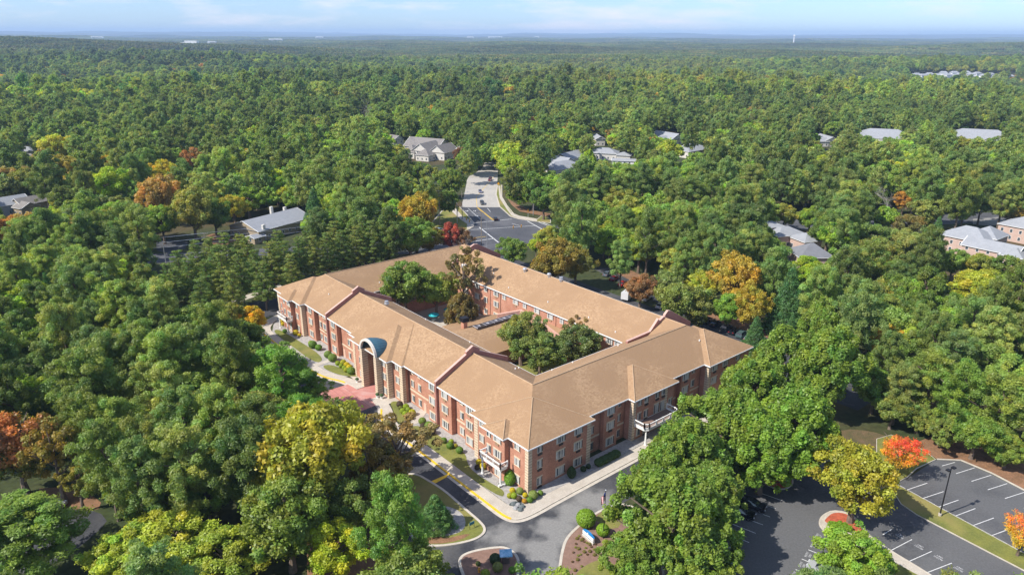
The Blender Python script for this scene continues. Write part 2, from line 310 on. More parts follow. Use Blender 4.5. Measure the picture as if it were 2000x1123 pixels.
surf('entrance_walk',[WG(48.3,-4.4),WG(48.3,.2),WG(43.5,.6),WG(43.8,-2.8)],M_CONC,.134); surf('entrance_walk_far',[WG(54.6,-4.4),WG(54.6,.2),WG(63,.2),WG(63,-2.6),WG(58,-3)],M_CONC,.134)
kerb('kerb',kerb_line); kerb('far_kerb',kerb_far)
# gutters, a paler concrete pan outside the kerb
for nm,l in (('gutter_pan',kerb_line),('far_gutter_pan',kerb_far)):
    mb=MB(); strip(mb,offset(l,.5 if nm=='gutter_pan' else .5),.65,-.04,.022); tag(mb.build(nm,M_KERB),kind='structure')
def sub(line,f0,f1,key):
    return [p for p in line if f0<=key(p)<=f1]
ka=lambda p: toab(*p)[0]
fl=[p for p in kerb_line if toab(*p)[1]<-3.9]
yl=[p for p in fl if -3.6<=ka(p)<=47.5]
mb=MB(); strip(mb,yl,.42,0,.16); tag(mb.build('yellow_kerb_paint',M_YPAINT),kind='structure')
yl=[p for p in kerb_far if 55.2<=ka(p)<=104 and toab(*p)[1]<-4]
mb=MB(); strip(mb,yl,.42,0,.16); tag(mb.build('far_yellow_kerb_paint',M_YPAINT),kind='structure')
# lawn and gravel
slab('gravel_bed',[WG(-3.15,72),WG(-3.1,-3.4),WG(-2,-5.5),WG(31,-5.6),WG(42.5,-2.5),WG(44,2.8),WG(.2,2.8),WG(.2,72)],M_GRAV,.10)
slab('far_gravel_bed',[WG(62,3),WG(62,-3.6),WG(66,-5.5),WG(73,-6.1),WG(100,-6),WG(105,-3.5),WG(109,0),WG(110,3)],M_GRAV,.10)
def lawn(name,pts,z=.15): return slab(name,pts,M_GRASS,z,0.05,sm=2)
lawn('lawn',[WG(1.0,-5.6),WG(2,-3.4),WG(6,-3.9),WG(11,-4.2),WG(14,-3.2),WG(17,-1.4),WG(21,-2.2),WG(25,-1.6),WG(29,-2.2),WG(32.2,-3.0),WG(32.4,-5.6),WG(20,-5.65)])
lawn('lawn_by_entrance',[WG(34.8,-5.5),WG(35,-3.6),WG(38,-2.2),WG(41.5,-.6),WG(44,-.6),WG(44.2,-2.2),WG(41,-3.2),WG(38,-4.6)])
lawn('lawn_left_of_entrance',[WG(60,-1.0),WG(62,-3.2),WG(65,-4.7),WG(69.5,-5.6),WG(71.5,-4.8),WG(70,-3.0),WG(66,-2.0),WG(62,-.6)])
lawn('far_lawn',[WG(73.5,-5.9),WG(74,-3.4),WG(80,-2.6),WG(88,-3.0),WG(95,-3.4),WG(101,-4.0),WG(100,-5.9),WG(88,-5.95)])
surf('door_path',[WG(32.4,-5.9),WG(32.6,-1.8),WG(36,2.6),WG(38,2.6),WG(34.9,-2.4),WG(34.6,-5.9)],M_CONC,.157)
surf('far_door_path',[WG(71.6,-6.2),WG(72,-3),WG(73.5,2.6),WG(75,2.6),WG(73.6,-3),WG(73.4,-6.2)],M_CONC,.157)
surf('red_paver_forecourt',[WG(54.6,.4),WG(48.5,.4),WG(48.3,-4.7),WG(45.2,-5.1),WG(44.6,-14.5),WG(58.5,-14.5),WG(58.3,-5.0),WG(54.6,-4.6)],M_RED,.03)
mb=MB()
for k in range(1,7): mb.prism([WG(44.7,-5-k*1.35),WG(58.4,-5-k*1.35),WG(58.4,-5.12-k*1.35),WG(44.7,-5.12-k*1.35)],.02,.034)
mb.build('paver_joint',mat('joint_red',(.36,.15,.13),.9),bpy.data.objects['red_paver_forecourt'])
# --- islands across the drive
def island(name,pts,m,closed=True,z=.14,kw=.45,sm=2):
    p=smoothline(pts,sm,True) if closed else smoothline(pts,sm)
    slab(name,p,m,z)
    mb=MB(); strip(mb,p,kw,-.05,z+.03,closed=closed); tag(mb.build(name+'_kerb',M_KERB),kind='structure')
island('grass_island',px((868,958),(910,996),(942,1023),(948,1036),(940,1047),(921,1056),(883,1064),(847,1067),(818,1062),(770,1010),(745,940),(772,928),(812,925),(835,938)),M_GRASS)
surf('island_mulch',smoothline(px((860,985),(905,1000),(912,1035),(870,1050),(820,1045),(820,1000)),2,True),M_GRAV,.148)
surf('island_straw',smoothline(px((815,1030),(860,1055),(925,1040),(900,1056),(850,1064),(815,1058)),1,True),M_STRAW,.152)
island('planted_island',px((1011,1108),(1013,1094),(1004,1079),(986,1069),(964,1070),(932,1075),(906,1083),(897,1094),(899,1108),(910,1135),(925,1190),(1012,1190)),M_BED)
island('flower_bed',px((1180,994),(1153,1010),(1124,1033),(1106,1052),(1098,1077),(1094,1104),(1090,1135),(1086,1190),(1300,1190),(1290,1040),(1230,980)),M_BED)
surf('flower_bed_grass',smoothline(px((1120,1123),(1150,1100),(1185,1090),(1230,1130),(1200,1180),(1110,1180)),2,True),M_GRASS,.15)
surf('flagpole_grass',smoothline(px((1160,1012),(1190,990),(1215,985),(1215,1030),(1185,1035),(1170,1022)),1,True),M_GRASS,.15)
kerb('lower_kerb',smoothline(px((838,1098),(852,1108),(862,1125),(866,1150)),2))
slab('lower_left_bank',px((838,1098),(852,1108),(862,1125),(866,1190),(600,1190),(600,1040),(760,1060)),M_STRAW,.12)
# yellow speed hump
mb=MB(); q=px((842,940),(876,925),(872,932),(846,946)); mb.prism(q,0,.07); tag(mb.build('speed_hump',M_YPAINT),'yellow painted speed hump across the shaded drive','speed hump')
mb=MB()
for a,b,c_ in (((690,868),(697,856),.12),((697,856),(703,864),.12),((692,862),(700,862),.12)):
    p=[G(*a),G(*b)]; strip(mb,p,c_,.02,.03)
tag(mb.build('drive_arrow',M_WPAINT),kind='structure')
# --- right-hand parking lots
lot=px((1380,1190),(1395,1040),(1400,975),(1440,930),(1500,900),(1600,880),(1700,868),(1716,905),(1748,945),(1772,934),(1827,898),(1877,900),(1935,925),(2000,958),(2090,1002),(2090,1200),(1900,1200))
surf('parking_lot',lot,worn(M_LOT,px((1560,1010),(1540,1060),(1520,1110),(1900,1080),(1850,930),(1950,990)),3,10,(.115,.115,.117)),.010)
island('lot_verge',px((1748,945),(2000,1081),(2060,1114),(2060,1150),(2000,1114.5),(1791,1006),(1760,985),(1728,935),(1712,890),(1712,858),(1740,850),(1785,868),(1815,888),(1827,898),(1790,915),(1772,932)),M_GRASS,sm=0,kw=.12)
mb=MB()
for k in range(9):   # white precast wheel-stop kerb, in lengths with gaps
    f=lambda t:G(1745+(2000-1745)*t,943+(1081-943)*t)
    strip(mb,[f(k/9+.008),f((k+1)/9-.02)],.2,0,.17)
tag(mb.build('white_kerb',M_CAP.copy() if False else M_WH),kind='structure')
slab('straw_bank',px((1785,866),(1815,886),(1830,896),(1878,898),(1938,922),(2000,955),(2060,984),(2060,930),(1960,870),(1850,840)),M_STRAW,.08)
kerb('lot_back_kerb',px((1830,897),(1877,899),(1937,924),(2000,957),(2080,996)))
isl=px((1626,998),(1612,1004),(1603,1012),(1600,1022),(1604,1031),(1616,1041),(1634,1051),(1700,1087),(1760,1118),(1830,1155),(1840,1140),(1816,1122),(1724,1067),(1690,1040),(1672,1012),(1650,1000))
island('lot_island',isl,M_CONC,sm=1,kw=.3)
surf('island_red_mulch',smoothline(px((1628,1001),(1614,1012),(1608,1021),(1660,1037),(1690,1048),(1676,1022),(1655,1004)),2,True),M_MUL,.175)
surf('island_lawn',px((1730,1085),(1745,1098),(1800,1128),(1830,1160),(1640,1160),(1660,1070),(1700,1072)),M_GRASS,.177)
surf('shaded_straw_court',smoothline(px((1600,860),(1650,835),(1720,845),(1760,868),(1715,880),(1640,885)),2,True),mat('shaded_litter',(.15,.10,.055),.95,.3,.5,col2=(.08,.075,.03)),.02)  # straw litter given a darker brown, the shade of the big trees put into its colour
island('tree_island',px((1478,930),(1500,950),(1530,958),(1550,945),(1545,930),(1500,915)),M_MUL,sm=2,kw=.3)
mb=MB()
def line(a,b,wd=.12,m=mb): strip(m,[G(*a),G(*b)],wd,.012,.02)
for a,b in [((1478,960),(1527,977)),((1459,972),(1515,993)),((1490,1004),(1504,1009)),((1465,1015),(1490,1024.5)),((1426,1021),(1476,1041)),((1418,1040),(1463,1059)),((1410,1062),(1447,1077)),((1400,1084),(1434,1098)),
 ((1589.5,1055),(1640,1073)),((1578.7,1073),(1634,1095)),((1566,1091),(1625,1116)),((1554,1111.5),(1610,1136)),((1741,1074),(1781,1053)),((1775,1096),(1820,1076)),((1810,1118),(1859,1099)),((1846,1140),(1898,1121)),((1724,1044),(1742,1033))]: line(a,b)
for i in range(6):
    t=i; a=[(1770.6,956.6),(1800,973.7),(1830,990.8),(1864,1008),(1900,1026),(1938,1045)][i]; b=[(1811,943),(1843,959.5),(1872,976),(1905,992.5),(1941,1011),(1978,1030)][i]; line(a,b)
for a,b in [((1840,909.5),(1865,902.5)),((1867.5,924.5),(1904,913)),((1897.5,939.5),(1936,927.5)),((1929.5,956),(1967,944)),((1963,973),(2002,960.5)),((2000,992),(2040,978))]: line(a,b)
tag(mb.build('stall_lines',M_WPAINT),kind='structure')
def ptext(txt,u,v,du,dv,size,label,flip=1):
    size=size*.50
    c=bpy.data.curves.new('lettering','FONT'); c.body=txt; c.size=size; c.align_x='CENTER'; c.align_y='CENTER'; c.space_line=.95; c.materials.append(M_WORN)
    a=G(u,v); b=G(u+du,v+dv); tmp=bpy.data.objects.new('tmp',c); COL.objects.link(tmp); bpy.context.view_layer.update(); me=bpy.data.meshes.new_from_object(tmp); bpy.data.objects.remove(tmp); o=bpy.data.objects.new('pavement_lettering',me); COL.objects.link(o); o.location=(a[0],a[1],.024)
    o.rotation_euler=(0,0,math.atan2(b[1]-a[1],b[0]-a[0])); o.scale=(1,1.5,1)
    tag(o,label,'road marking')
for i,(u,v) in enumerate([(1599,1047),(1590,1065),(1579,1083.5),(1567,1103),(1554,1122)]):
    ptext('PATIENT\nONLY',u,v,8,-13.5,.72,'white PATIENT ONLY lettering on the asphalt, '+['beside the island tip','second from the island tip','third from the island tip','in front of the white car','nearest the bottom edge'][i])
for i,(u,v) in enumerate([(1758,1046),(1796,1067),(1834,1088),(1873,1110)]):
    ptext('PATIENT\nONLY',u,v,-30,-17,.72,'worn white lettering at the lane end of the stall, '+['beside the yellow tree shadow','first past the concrete walk','second past the concrete walk','nearest the bottom edge'][i])
# --- parking behind the building (right)
surf('rear_parking',px((1150,520),(1215,525),(1290,560),(1400,610),(1520,660),(1530,700),(1440,720),(1380,640),(1300,600)),M_ASPH,.010)
slab('rear_straw_bank',px((1195,530),(1215,520),(1320,570),(1420,612),(1530,655),(1525,668),(1400,628),(1290,575)),M_STRAW,.06)
# --- cross street, far road and junction
M_ST=mat('street_asphalt',(.085,.088,.098),.9,.1,.1,col2=(.065,.067,.077),third=((.12,.12,.13),.05,.45,.7))
street_n=[(-300,232),(-134,268),(-75,283),(-25,297)]; street_s=[(-300,212),(-120,246),(-60,259),(-20,268)]
cross=[(-300,234),(-180,251),(-90,268),(-40,284)]+px((915,450),(926,437),(997,423),(1013,428),(1048,434),(1071,439))+[(60,305),(140,318),(260,335),(260,318),(140,300),(60,287)]+px((1023,476),(990,492))+[(-20,262),(-90,255),(-180,238),(-300,220)]
surf('cross_street',cross,M_ST,.012)
farrd=px((900,405),(976,405),(997,423),(926,437))
surf('junction_leg',farrd,M_ST,.020)
fr_l=px((947,316),(943,328),(926,340),(913,346),(909,371),(901,405)); fr_r=px((973,316),(972,335),(972,350),(969,380),(976,405))
surf('far_road',smoothline(fr_l,1)+smoothline(fr_r,1)[::-1],M_ROAD,.016)
surf('far_road_top',px((947,318),(973,318),(985,306),(960,300),(940,304),(930,312)),M_ST,.017)
island('junction_verge',px((969,380),(972,362),(980,362),(980,385),(990,402),(1003,418),(1020,425),(1048,430),(1060,420),(1075,428),(1075,436),(1048,433),(1013,428),(997,423),(985,412),(976,404)),M_GRASS,sm=0,kw=.5)
surf('junction_footway',px((973,364),(977,364),(979,383),(986,398),(998,415),(1012,422),(1048,428),(1049,433),(1013,427.5),(999,422),(990,410),(976,388)),M_CONC,.19)
surf('junction_bank',px((990,388),(1000,402),(1015,414),(1050,421),(1075,424),(1075,418),(1040,412),(1010,400)),M_STRAW,.20)
island('left_corner_verge',px((870,405),(898,405),(912,420),(926,436),(924,443),(915,449),(895,455),(870,452),(840,440)),M_GRASS,sm=0,kw=.5)
surf('left_corner_footway',px((874,406),(888,406),(905,425),(918,430),(926,437),(922,444),(912,449),(912,438),(900,430)),M_CONC,.20)
surf('left_side_lot',px((848,455),(872,450),(880,460),(885,475),(850,480),(838,465)),M_ASPH,.03)
mb=MB(); my=MB()
def L2(m,a,b,wd): strip(m,[G(*a),G(*b)],wd,.02,.032)
for a,b in [((960,398),(978,430)),((950,378),(956,392))]: pass
L2(my,(932,406),(962,430),.25); L2(my,(934,406),(964,430),.25); L2(my,(900,468),(949,462),.3); L2(my,(970,340),(930,385),.2); L2(my,(930,385),(932,405),.2)
for a,b,w0 in [((914,407),(940,430),.2),((952,407),(958,414),.2),((925,436),(1000,428),.35),((923,472),(966,466),.4),((936,444),(974,474),.45),((919,449),(1045,441),.3),((1030,432),(1066,452),.4),((1052,434),(1068,440),.45),((1056,433),(1074,440),.45),((912,458),(920,458),.2),((1000,437),(1015,441),.2)]:
    L2(mb,a,b,w0)
for u,v in ((911,412),(926,412),(930,422)): L2(mb,(u-2,v),(u+2,v+1.2),.5); L2(mb,(u+2,v+1.2),(u+3,v-.6),.5)
tag(mb.build('street_markings',M_WPAINT),kind='structure'); tag(my.build('yellow_street_markings',M_YPAINT),kind='structure')
surf('left_street_opening',px((305,474),(330,468),(368,472),(362,486),(330,495),(306,490)),M_ST,.013)
surf('dirt_yard',smoothline(px((398,462),(420,455),(450,462),(470,470),(455,478),(410,478)),1,True),M_STRAW,.02)
surf('house_street_right',px((1900,428),(1950,424),(1962,430),(1962,440),(1930,441),(1900,438)),M_ASPL,.02)
surf('pink_house_drive',px((1960,505),(2040,520),(2040,550),(1980,520)),M_ASPL,.02)
surf('pine_row_path',smoothline(px((430,600),(440,590),(500,570),(548,556),(552,562),(505,577),(445,598)),0,True),M_CONC,.02)
surf('left_bottom_lot',smoothline(px((60,1000),(150,985),(215,1010),(190,1040),(140,1080),(60,1123),(-60,1123),(-40,1030)),1,True),M_ASPH,.02)
surf('left_bottom_straw',smoothline(px((60,955),(130,950),(200,975),(190,1000),(110,990)),1,True),M_STRAW,.03)
# ================================================================ MAIN BUILDING
EV=9.8; RZ=14.65; PT=.49
bld=empty('brick_residence',(*W(0,0),0),0,'three-storey red brick residence round a courtyard under a tan shingle roof','building')
org=tuple(bld.location)
def bmb(): return MB(org)
def P3(a,b,z): x,y=W(a,b); return (x,y,z)
# walls
front=[(.45,.45),(5.8,.45),(5.8,-.65),(11.3,-.65),(11.3,.45),(16.3,.45),(16.3,2.75),(17.9,2.75),(17.9,1.6),(21,1.6),(21,2.75),(25.7,2.75),(25.7,1.6),(34.2,1.6),(34.2,2.75),(43.7,2.75),(43.7,1.1),(47.8,1.1),(47.8,-.2),(51.3,-.2),(51.3,2.2),(56.7,2.2),(56.7,-.2),(63.3,-.2),(63.3,1.1),(66.4,1.1),(66.4,2.75),(75.8,2.75),(75.8,1.6),(80.2,1.6),(80.2,2.75),(88.7,2.75),(88.7,1.6),(93.9,1.6),(93.9,.45),(98.5,.45),(98.5,-.65),(104.5,-.65),(104.5,.45),(109.9,.45)]
backs=[(109.9,69.4),(93.9,69.4),(93.9,68.4),(16.3,68.4),(16.3,69.4),(.45,69.4)]
right=[(.45,53.8),(2.65,53.8),(2.65,49),(1.65,49),(1.65,45.5),(2.65,45.5),(2.65,41.4),(.35,41.4),(.35,28.5),(2.65,28.5),(2.65,25.3),(1.65,25.3),(1.65,21.3),(2.65,21.3),(2.65,16.3),(.45,16.3)]
outer=front+backs+right
mb=bmb(); mb.prism([W(*p) for p in outer],-.3,EV-.27,0,top=False)
court=[(20.4,19.9),(90.4,19.9),(90.4,48.7),(20.4,48.7)]
n=4
for i in range(4):
    p,q=court[i],court[(i+1)%4]; mb.poly([P3(*q,-.3),P3(*p,-.3),P3(*p,EV-.27),P3(*q,EV-.27)])
mb.build('wall',M_BR,bld)
# roof: a mitred ring of four wings and hipped blocks that rise out of it
O=[(1.35,1.3),(109.2,1.3),(109.2,69.0),(1.35,69.0)]; I=[(20.9,20.4),(89.9,20.4),(89.9,48.2),(20.9,48.2)]; R=[(11.05,10.77),(99.65,10.77),(99.65,58.6),(11.05,58.6)]
rf=bmb()
for i in range(4):
    j=(i+1)%4
    rf.poly([P3(*O[i],EV),P3(*O[j],EV),P3(*R[j],RZ),P3(*R[i],RZ)])
    rf.poly([P3(*R[i],RZ),P3(*R[j],RZ),P3(*I[j],EV),P3(*I[i],EV)])
gu=bmb(); sof=bmb()
def fascia(pts,closed=True,dz=0):
    m=len(pts)
    for i in range(m if closed else m-1):
        p=pts[i]; q=pts[(i+1)%m]; 
        d=np.array(q,float)-np.array(p,float); L=np.linalg.norm(d); d/=L; nn=np.array([d[1],-d[0]])
        a=np.array(p)-d*.04; b=np.array(q)+d*.04
        gu.prism([W(*(a-nn*.02)),W(*(b-nn*.02)),W(*(b+nn*.11)),W(*(a+nn*.11))],EV-.26,EV-.02+dz,0,True,True)
fascia(O,dz=.003); fascia([I[0],I[3],I[2],I[1]],dz=.005)
sof.poly([P3(*O[i],EV-.262) for i in range(4)]) if False else None
for i in range(4):
    j=(i+1)%4; sof.poly([P3(*O[j],EV-.262),P3(*O[i],EV-.262),P3(*I[i],EV-.262),P3(*I[j],EV-.262)])
def hip(a0,a1,b0,b1,k,fas=True):
    wa=a1-a0; wb=b1-b0; h=min(wa,wb)/2; z=EV+h*PT
    c=[(a0,b0),(a1,b0),(a1,b1),(a0,b1)]
    if wa>=wb: r=[(a0+h,(b0+b1)/2),(a1-h,(b0+b1)/2)]; F=[(c[0],c[1],r[1],r[0]),(c[1],c[2],r[1]),(c[2],c[3],r[0],r[1]),(c[3],c[0],r[0])]
    else: r=[((a0+a1)/2,b0+h),((a0+a1)/2,b1-h)]; F=[(c[0],c[1],r[0]),(c[1],c[2],r[1],r[0]),(c[2],c[3],r[1]),(c[3],c[0],r[0],r[1])]
    for f in F: rf.poly([P3(*p,z if p in r else EV) for p in f])
    sof.poly([P3(*p,EV-.262-.004*k) for p in c[::-1]])
    if fas: fascia(c,dz=-.002*k)
hip(-.2,16.9,-.2,16.7,1); hip(93.3,110.5,-.2,16.7,2); hip(-.2,16.9,53.2,70.0,3); hip(93.3,110.5,53.2,70.0,4)
hip(5.3,11.7,-1.45,5.1,5); hip(98.1,104.9,-1.45,5.5,6)
hip(43.1,67,.6,19.6,7,False); fascia([(67,19),(67,.6),(43.1,.6),(43.1,19)][::-1],False,-.01); hip(47.1,64,-.8,15.9,8)
hip(-.3,13.7,28.0,42.0,9)
rf.build('roof',M_SH,bld); gu.build('gutter',M_GUT,bld); sof.build('soffit',M_WH,bld)
# hip and ridge caps
cap=bmb()
def capl(p,q,r=.14): cap.tube(P3(*p),P3(*q),r,n=5)
for i in range(4): capl((*R[i],RZ+.02),(*R[(i+1)%4],RZ+.02)); 
for (a,b,a2,b2,h_) in ((-.2,-.2,8.25,8.25,8.45),(-.2,70,8.2,61.6,8.4),(16.9,-.2,8.45,8.25,8.45),(-.2,16.7,8.25,8.25,8.45),(-.2,53.2,8.2,61.6,8.4),
   (5.3,-1.45,8.5,1.75,3.2),(11.7,-1.45,8.5,1.75,3.2),(-.3,28,6.7,35,7.0),(-.3,42,6.7,35,7.0)):
    capl((a,b,EV+.02),(a2,b2,EV+h_*PT+.02),.11)
cap.build('ridge_cap',mat('ridge_shingle',(.42,.285,.175),.9,.1,1),bld)
# parapet fire walls that step over the roof
def parapet(fix,axis,prof,bottom=0):
    t=.26; m=bmb(); cpm=bmb()
    q=lambda s,z,o: P3(fix+o,s,z)
    pts=[(prof[0][0],bottom)]+prof+[(prof[-1][0],bottom)]
    n=len(pts); v=[q(s,z,-t) for s,z in pts]+[q(s,z,t) for s,z in pts]
    m.add(v,[tuple(range(n))[::-1],tuple(range(n,2*n))]+[(i,(i+1)%n,n+(i+1)%n,n+i) for i in range(n)])
    o=m.build('parapet',M_BRP,bld)
    for (s0,z0),(s1,z1) in zip(prof[:-1],prof[1:]):
        if abs(s1-s0)<.01: continue
        v=[q(s0,z0,-t-.05),q(s0,z0,t+.05),q(s1,z1,t+.05),q(s1,z1,-t-.05)]; v2=[(x,y,z+.12) for x,y,z in v]
        cpm.add(v+v2,[(0,1,2,3),(7,6,5,4),(0,4,5,1),(1,5,6,2),(2,6,7,3),(3,7,4,0)])
    cpm.build('coping',M_CAP,o)
    return o
def rz(b,c=10.77,e=1.15): return EV+ (RZ-EV)*(1-abs(b-c)/(c-e))
pf=[(1.0,EV+1.0),(9.0,rz(9)+1.0),(9.0,rz(9)+1.55),(10.8,rz(10.77)+1.6),(12.5,rz(12.6)+1.5),(12.5,rz(12.6)+.95),(14.2,rz(14.2)+.95),(20.5,EV+1.05)]
parapet(30.5,0,pf); parapet(80.3,0,pf)
pr=[(45.4,EV+2.3),(53.4,EV+2.6),(56.2,RZ+.35),(56.22,RZ-.5),(58.2,RZ+.45),(58.22,RZ-.1),(58.5,RZ-.1),(58.52,RZ+.7),(59.6,RZ+1.6),(60.6,RZ+1.35),(69.1,EV+1.1)]
parapet(17.4,0,pr,5); 
pl=[(48.6,EV+1.2),(55.8,RZ-.4),(55.82,RZ+.2),(57.2,RZ+.6),(57.22,RZ+1.0),(58.8,RZ+1.6),(60.2,RZ+1.35),(69.4,EV+1.1)]
parapet(93.2,0,pl,5)
# windows -------------------------------------------------
def wmesh(w_,h_,panels,ac,shut=True,alt=False):
    m=MB()  # local: x right, y outwards, z up, centred
    m.box(-w_/2-.08,w_/2+.08,0,.07,h_/2,h_/2+.26,1)       # pale lintel
    m.box(-w_/2-.04,w_/2+.04,0,.10,-h_/2-.09,-h_/2,1)      # sill
    if shut: m.box(-w_/2-.04,-w_/2+.22,.0,.06,-h_/2,h_/2,2)
    x0=-w_/2+(.22 if shut else 0); pw=(w_/2-x0)/panels
    for i in range(panels+1): m.box(x0+i*pw-.035,x0+i*pw+.035,.0,.055,-h_/2,h_/2,0)
    m.box(x0,w_/2,0,.05,h_/2-.06,h_/2-.001,0); m.box(x0,w_/2,0,.05,-h_/2+.001,-h_/2+.06,0)
    if ac: m.box(-.52,.52,.0,.16,-h_/2-.62,-h_/2-.2,3)
    g=MB(); g.box(x0,w_/2,.005,.025,-h_/2+.05,h_/2-.05,0)
    for i in range(panels):
        f0,f1={3:((.06,.62),(.12,.42),(.30,.95)),2:((.08,.85),(.1,.5)),1:((.1,.55),)}[panels][i] if not alt else {3:((.05,.95),(.1,.9),(.5,.95)),2:((.1,.9),(.35,.9)),1:((.45,.92),)}[panels][i]
        g.box(x0+(i+f0)*pw,x0+(i+f1)*pw,.026,.030,-h_/2+.08,h_/2-.08,1)
        g.box(x0+(i+.5)*pw-.012,x0+(i+.5)*pw+.012,.031,.036,-h_/2+.05,h_/2-.05,0)
    return m,g
WM={}
def window(a,b,z,kind,axis,sgn):
    key=(kind,random.random()<.4)
    if key not in WM:
        w_,h_,pn,ac={'wide':(2.35,1.65,3,0),'wideac':(2.35,1.65,3,1),'wideacd':(2.3,1.65,3,2),'nar':(1.25,1.6,1,0),'two':(1.6,1.6,2,0),'nard':(1.3,1.65,1,2),'door':(1.7,2.2,2,0)}[kind]
        m,g=wmesh(w_,h_,pn,ac,True,key[1]); WM[key]=(m.mesh('window',[M_FR,M_CRM,M_SHUT,M_ACD if ac==2 else M_AC]),g.mesh('pane',[M_GL,M_CUR]))
    me,ge=WM[key]
    o=bpy.data.objects.new('window',me); COL.objects.link(o); o.parent=bld
    x,y=W(a,b); 
    nrm={('b',-1):-BB,('b',1):BB,('a',-1):-AA,('a',1):AA}[(axis,sgn)]
    if axis=='b': along=AA if sgn<0 else -AA
    else: along=-BB if sgn<0 else BB
    # x must be right-handed: x cross y = z with y outward -> x = y x z
    yv=Vector((nrm[0],nrm[1],0)).normalized(); xv=yv.cross(Vector((0,0,1)))
    o.matrix_local=Matrix.Translation(Vector((x,y,z))-Vector(org))@Matrix(((xv.x,yv.x,0,0),(xv.y,yv.y,0,0),(0,0,1,0),(0,0,0,1)))
    c=bpy.data.objects.new('pane',ge); COL.objects.link(c); c.parent=o
    return o
Z=(1.55,5.2,8.55)
def col(a,b,kinds,axis='b',sgn=-1):
    for z,k in zip(Z,kinds):
        if k: window(a,b,z,k,axis,sgn)
W3=('wide','wideac','wideac'); N3=('nar','nar','nar'); T3=('two','two','two')
fcols=[(3.5,.45,T3),(7.9,-.65,('door','wideac','wideac')),(10.4,-.65,(None,'nar','nar')),(14,.45,T3),(19.5,1.6,W3),(23.6,2.75,('two','nar','nar')),(28,1.6,W3),(32.7,1.6,W3),(39.3,2.75,N3),(42.1,2.75,N3),(36.6,2.75,(None,None,None)),
 (45.8,1.1,T3),(49.4,-.2,T3),(60.3,-.2,T3),(68.9,2.75,N3),(71.7,2.75,N3),(77.8,1.6,W3),(85,2.75,('wide','wideac','wideac')),(87.5,2.75,N3),(91.2,1.6,W3),(97,.45,T3),(99.8,-.65,('door','wideac','wideac')),(102.8,-.65,(None,'nar','nar')),(107.3,.45,T3)]
for a,b,k in fcols: col(a,b,k)
RD=('wideacd','wideacd','wideacd'); ND=('nard','nard','nard')
rcols=[(.45,3.2,ND),(.45,8.4,('wide','wideacd','wideacd')),(.45,13,('wide','wideacd','wideacd')),(2.65,18.9,N3),(1.65,23.3,('wide','wideacd','wideacd')),(2.65,26.7,N3),(.35,30.4,N3),(.35,32.5,ND),(.35,35.9,('nar','door','nard')),(.35,37.9,('nar','door','nard')),(.35,40.4,(None,'nar',None)),(1.65,47.2,('wide','wideacd','wideacd')),(2.65,51.2,N3),(.45,56.1,('wide','wide','wideacd')),(.45,60.1,('wide','wide','wideacd')),(.45,65.0,('two','two','two'))]
for a,b,k in rcols: col(b and b if False else 0,0,(None,)*3) if False else [window(a,b,z,kk,'a',-1) for z,kk in zip(Z,k) if kk]
for a,k in [(22.8,'w'),(25.6,'w'),(29.8,'n'),(33.9,'w'),(38.1,'w'),(42.3,'n'),(46.7,'w'),(52,'w'),(57,'n'),(60.9,'w'),(65.9,'n'),(69.6,'w'),(74.4,'n'),(78.5,'w'),(84,'w')]:
    for z in (Z if a>67 or a<40 else Z[2:]):
        window(a,48.7,z,'wideac' if k=='w' else 'two','b',-1)
for b in (24,29,34,39,44): 
    for z in Z[1:]: window(90.4,b,z,'wideac','a',-1)
# belt courses
bc=bmb()
def belt(a0,a1,b,z=3.35): bc.prism([W(a0,b-.06),W(a1,b-.06),W(a1,b+.01),W(a0,b+.01)],z,z+.42,0,True,True)
for a0,a1,b in ((21.05,25.65,2.75),(34.25,43.65,2.75),(66.45,75.75,2.75),(80.6,88.65,2.75)): belt(a0,a1,b)
for b0,b1 in ((16.4,21.2),(25.35,28.45),(41.45,45.4),(49.05,53.7)): bc.prism([W(2.59,b0),W(2.66,b0),W(2.66,b1),W(2.59,b1)],3.35,3.77,0,True,True)
for b0,b1 in ((38.6,41.3),): bc.prism([W(.29,b0),W(.36,b0),W(.36,b1),W(.29,b1)],3.35,3.77,0,True,True)
bc.build('belt_course',M_CRM,bld)
# quoins: stacked blocks with dark joints
def quoin(a0,a1,b0,b1,z0=0,z1=EV-.27):
    m=bmb(); m.abox(a0+.03,a1-.03,b0+.03,b1-.03,z0,z1,1); z=z0
    while z<z1-.3:
        m.abox(a0,a1,b0,b1,z+.05,min(z+.54,z1),0); z+=.6
    m.build('quoin',[M_CRM,M_JOINT],bld)
for q in ((.38,1.3,.38,1.3),(15.2,16.38,.38,1.2),(43.62,44.9,1.03,1.9),(47.72,48.4,-.28,1.05),(62.8,63.4,-.28,1.05),(65.6,66.5,1.03,1.9),(93.83,94.9,.38,1.5),(.28,1.2,28.42,29.3),(.28,1.0,38.4,39.2),(.38,1.3,53.72,54.6),(.37,1.2,15.3,16.37),(108.9,109.97,.38,1.2)): quoin(*q)
# downspouts
M_DS=mat('downspout',(.30,.15,.10),.6)
def ds1(a,b):
    m=bmb(); x,y=W(a,b); m.box(x-.05,x+.05,y-.05,y+.05,0,EV-.3); m.build('downspout',M_DS,bld)
for a,b in ((16.2,2.6),(43.55,2.6),(80.05,2.6),(66.55,2.6)): ds1(a,b)
for a,b in ((2.5,21.2),(2.5,28.4),(2.5,53.7),(2.5,16.5)): ds1(a,b)
for a in (28,44.5,67.5,72.2): ds1(a,48.6)
# doors
dm=bmb(); 
for a in (37.3,74.6): dm.abox(a-.5,a+.5,2.67,2.76,0,2.3)
dm.build('door',M_DOOR,bld)
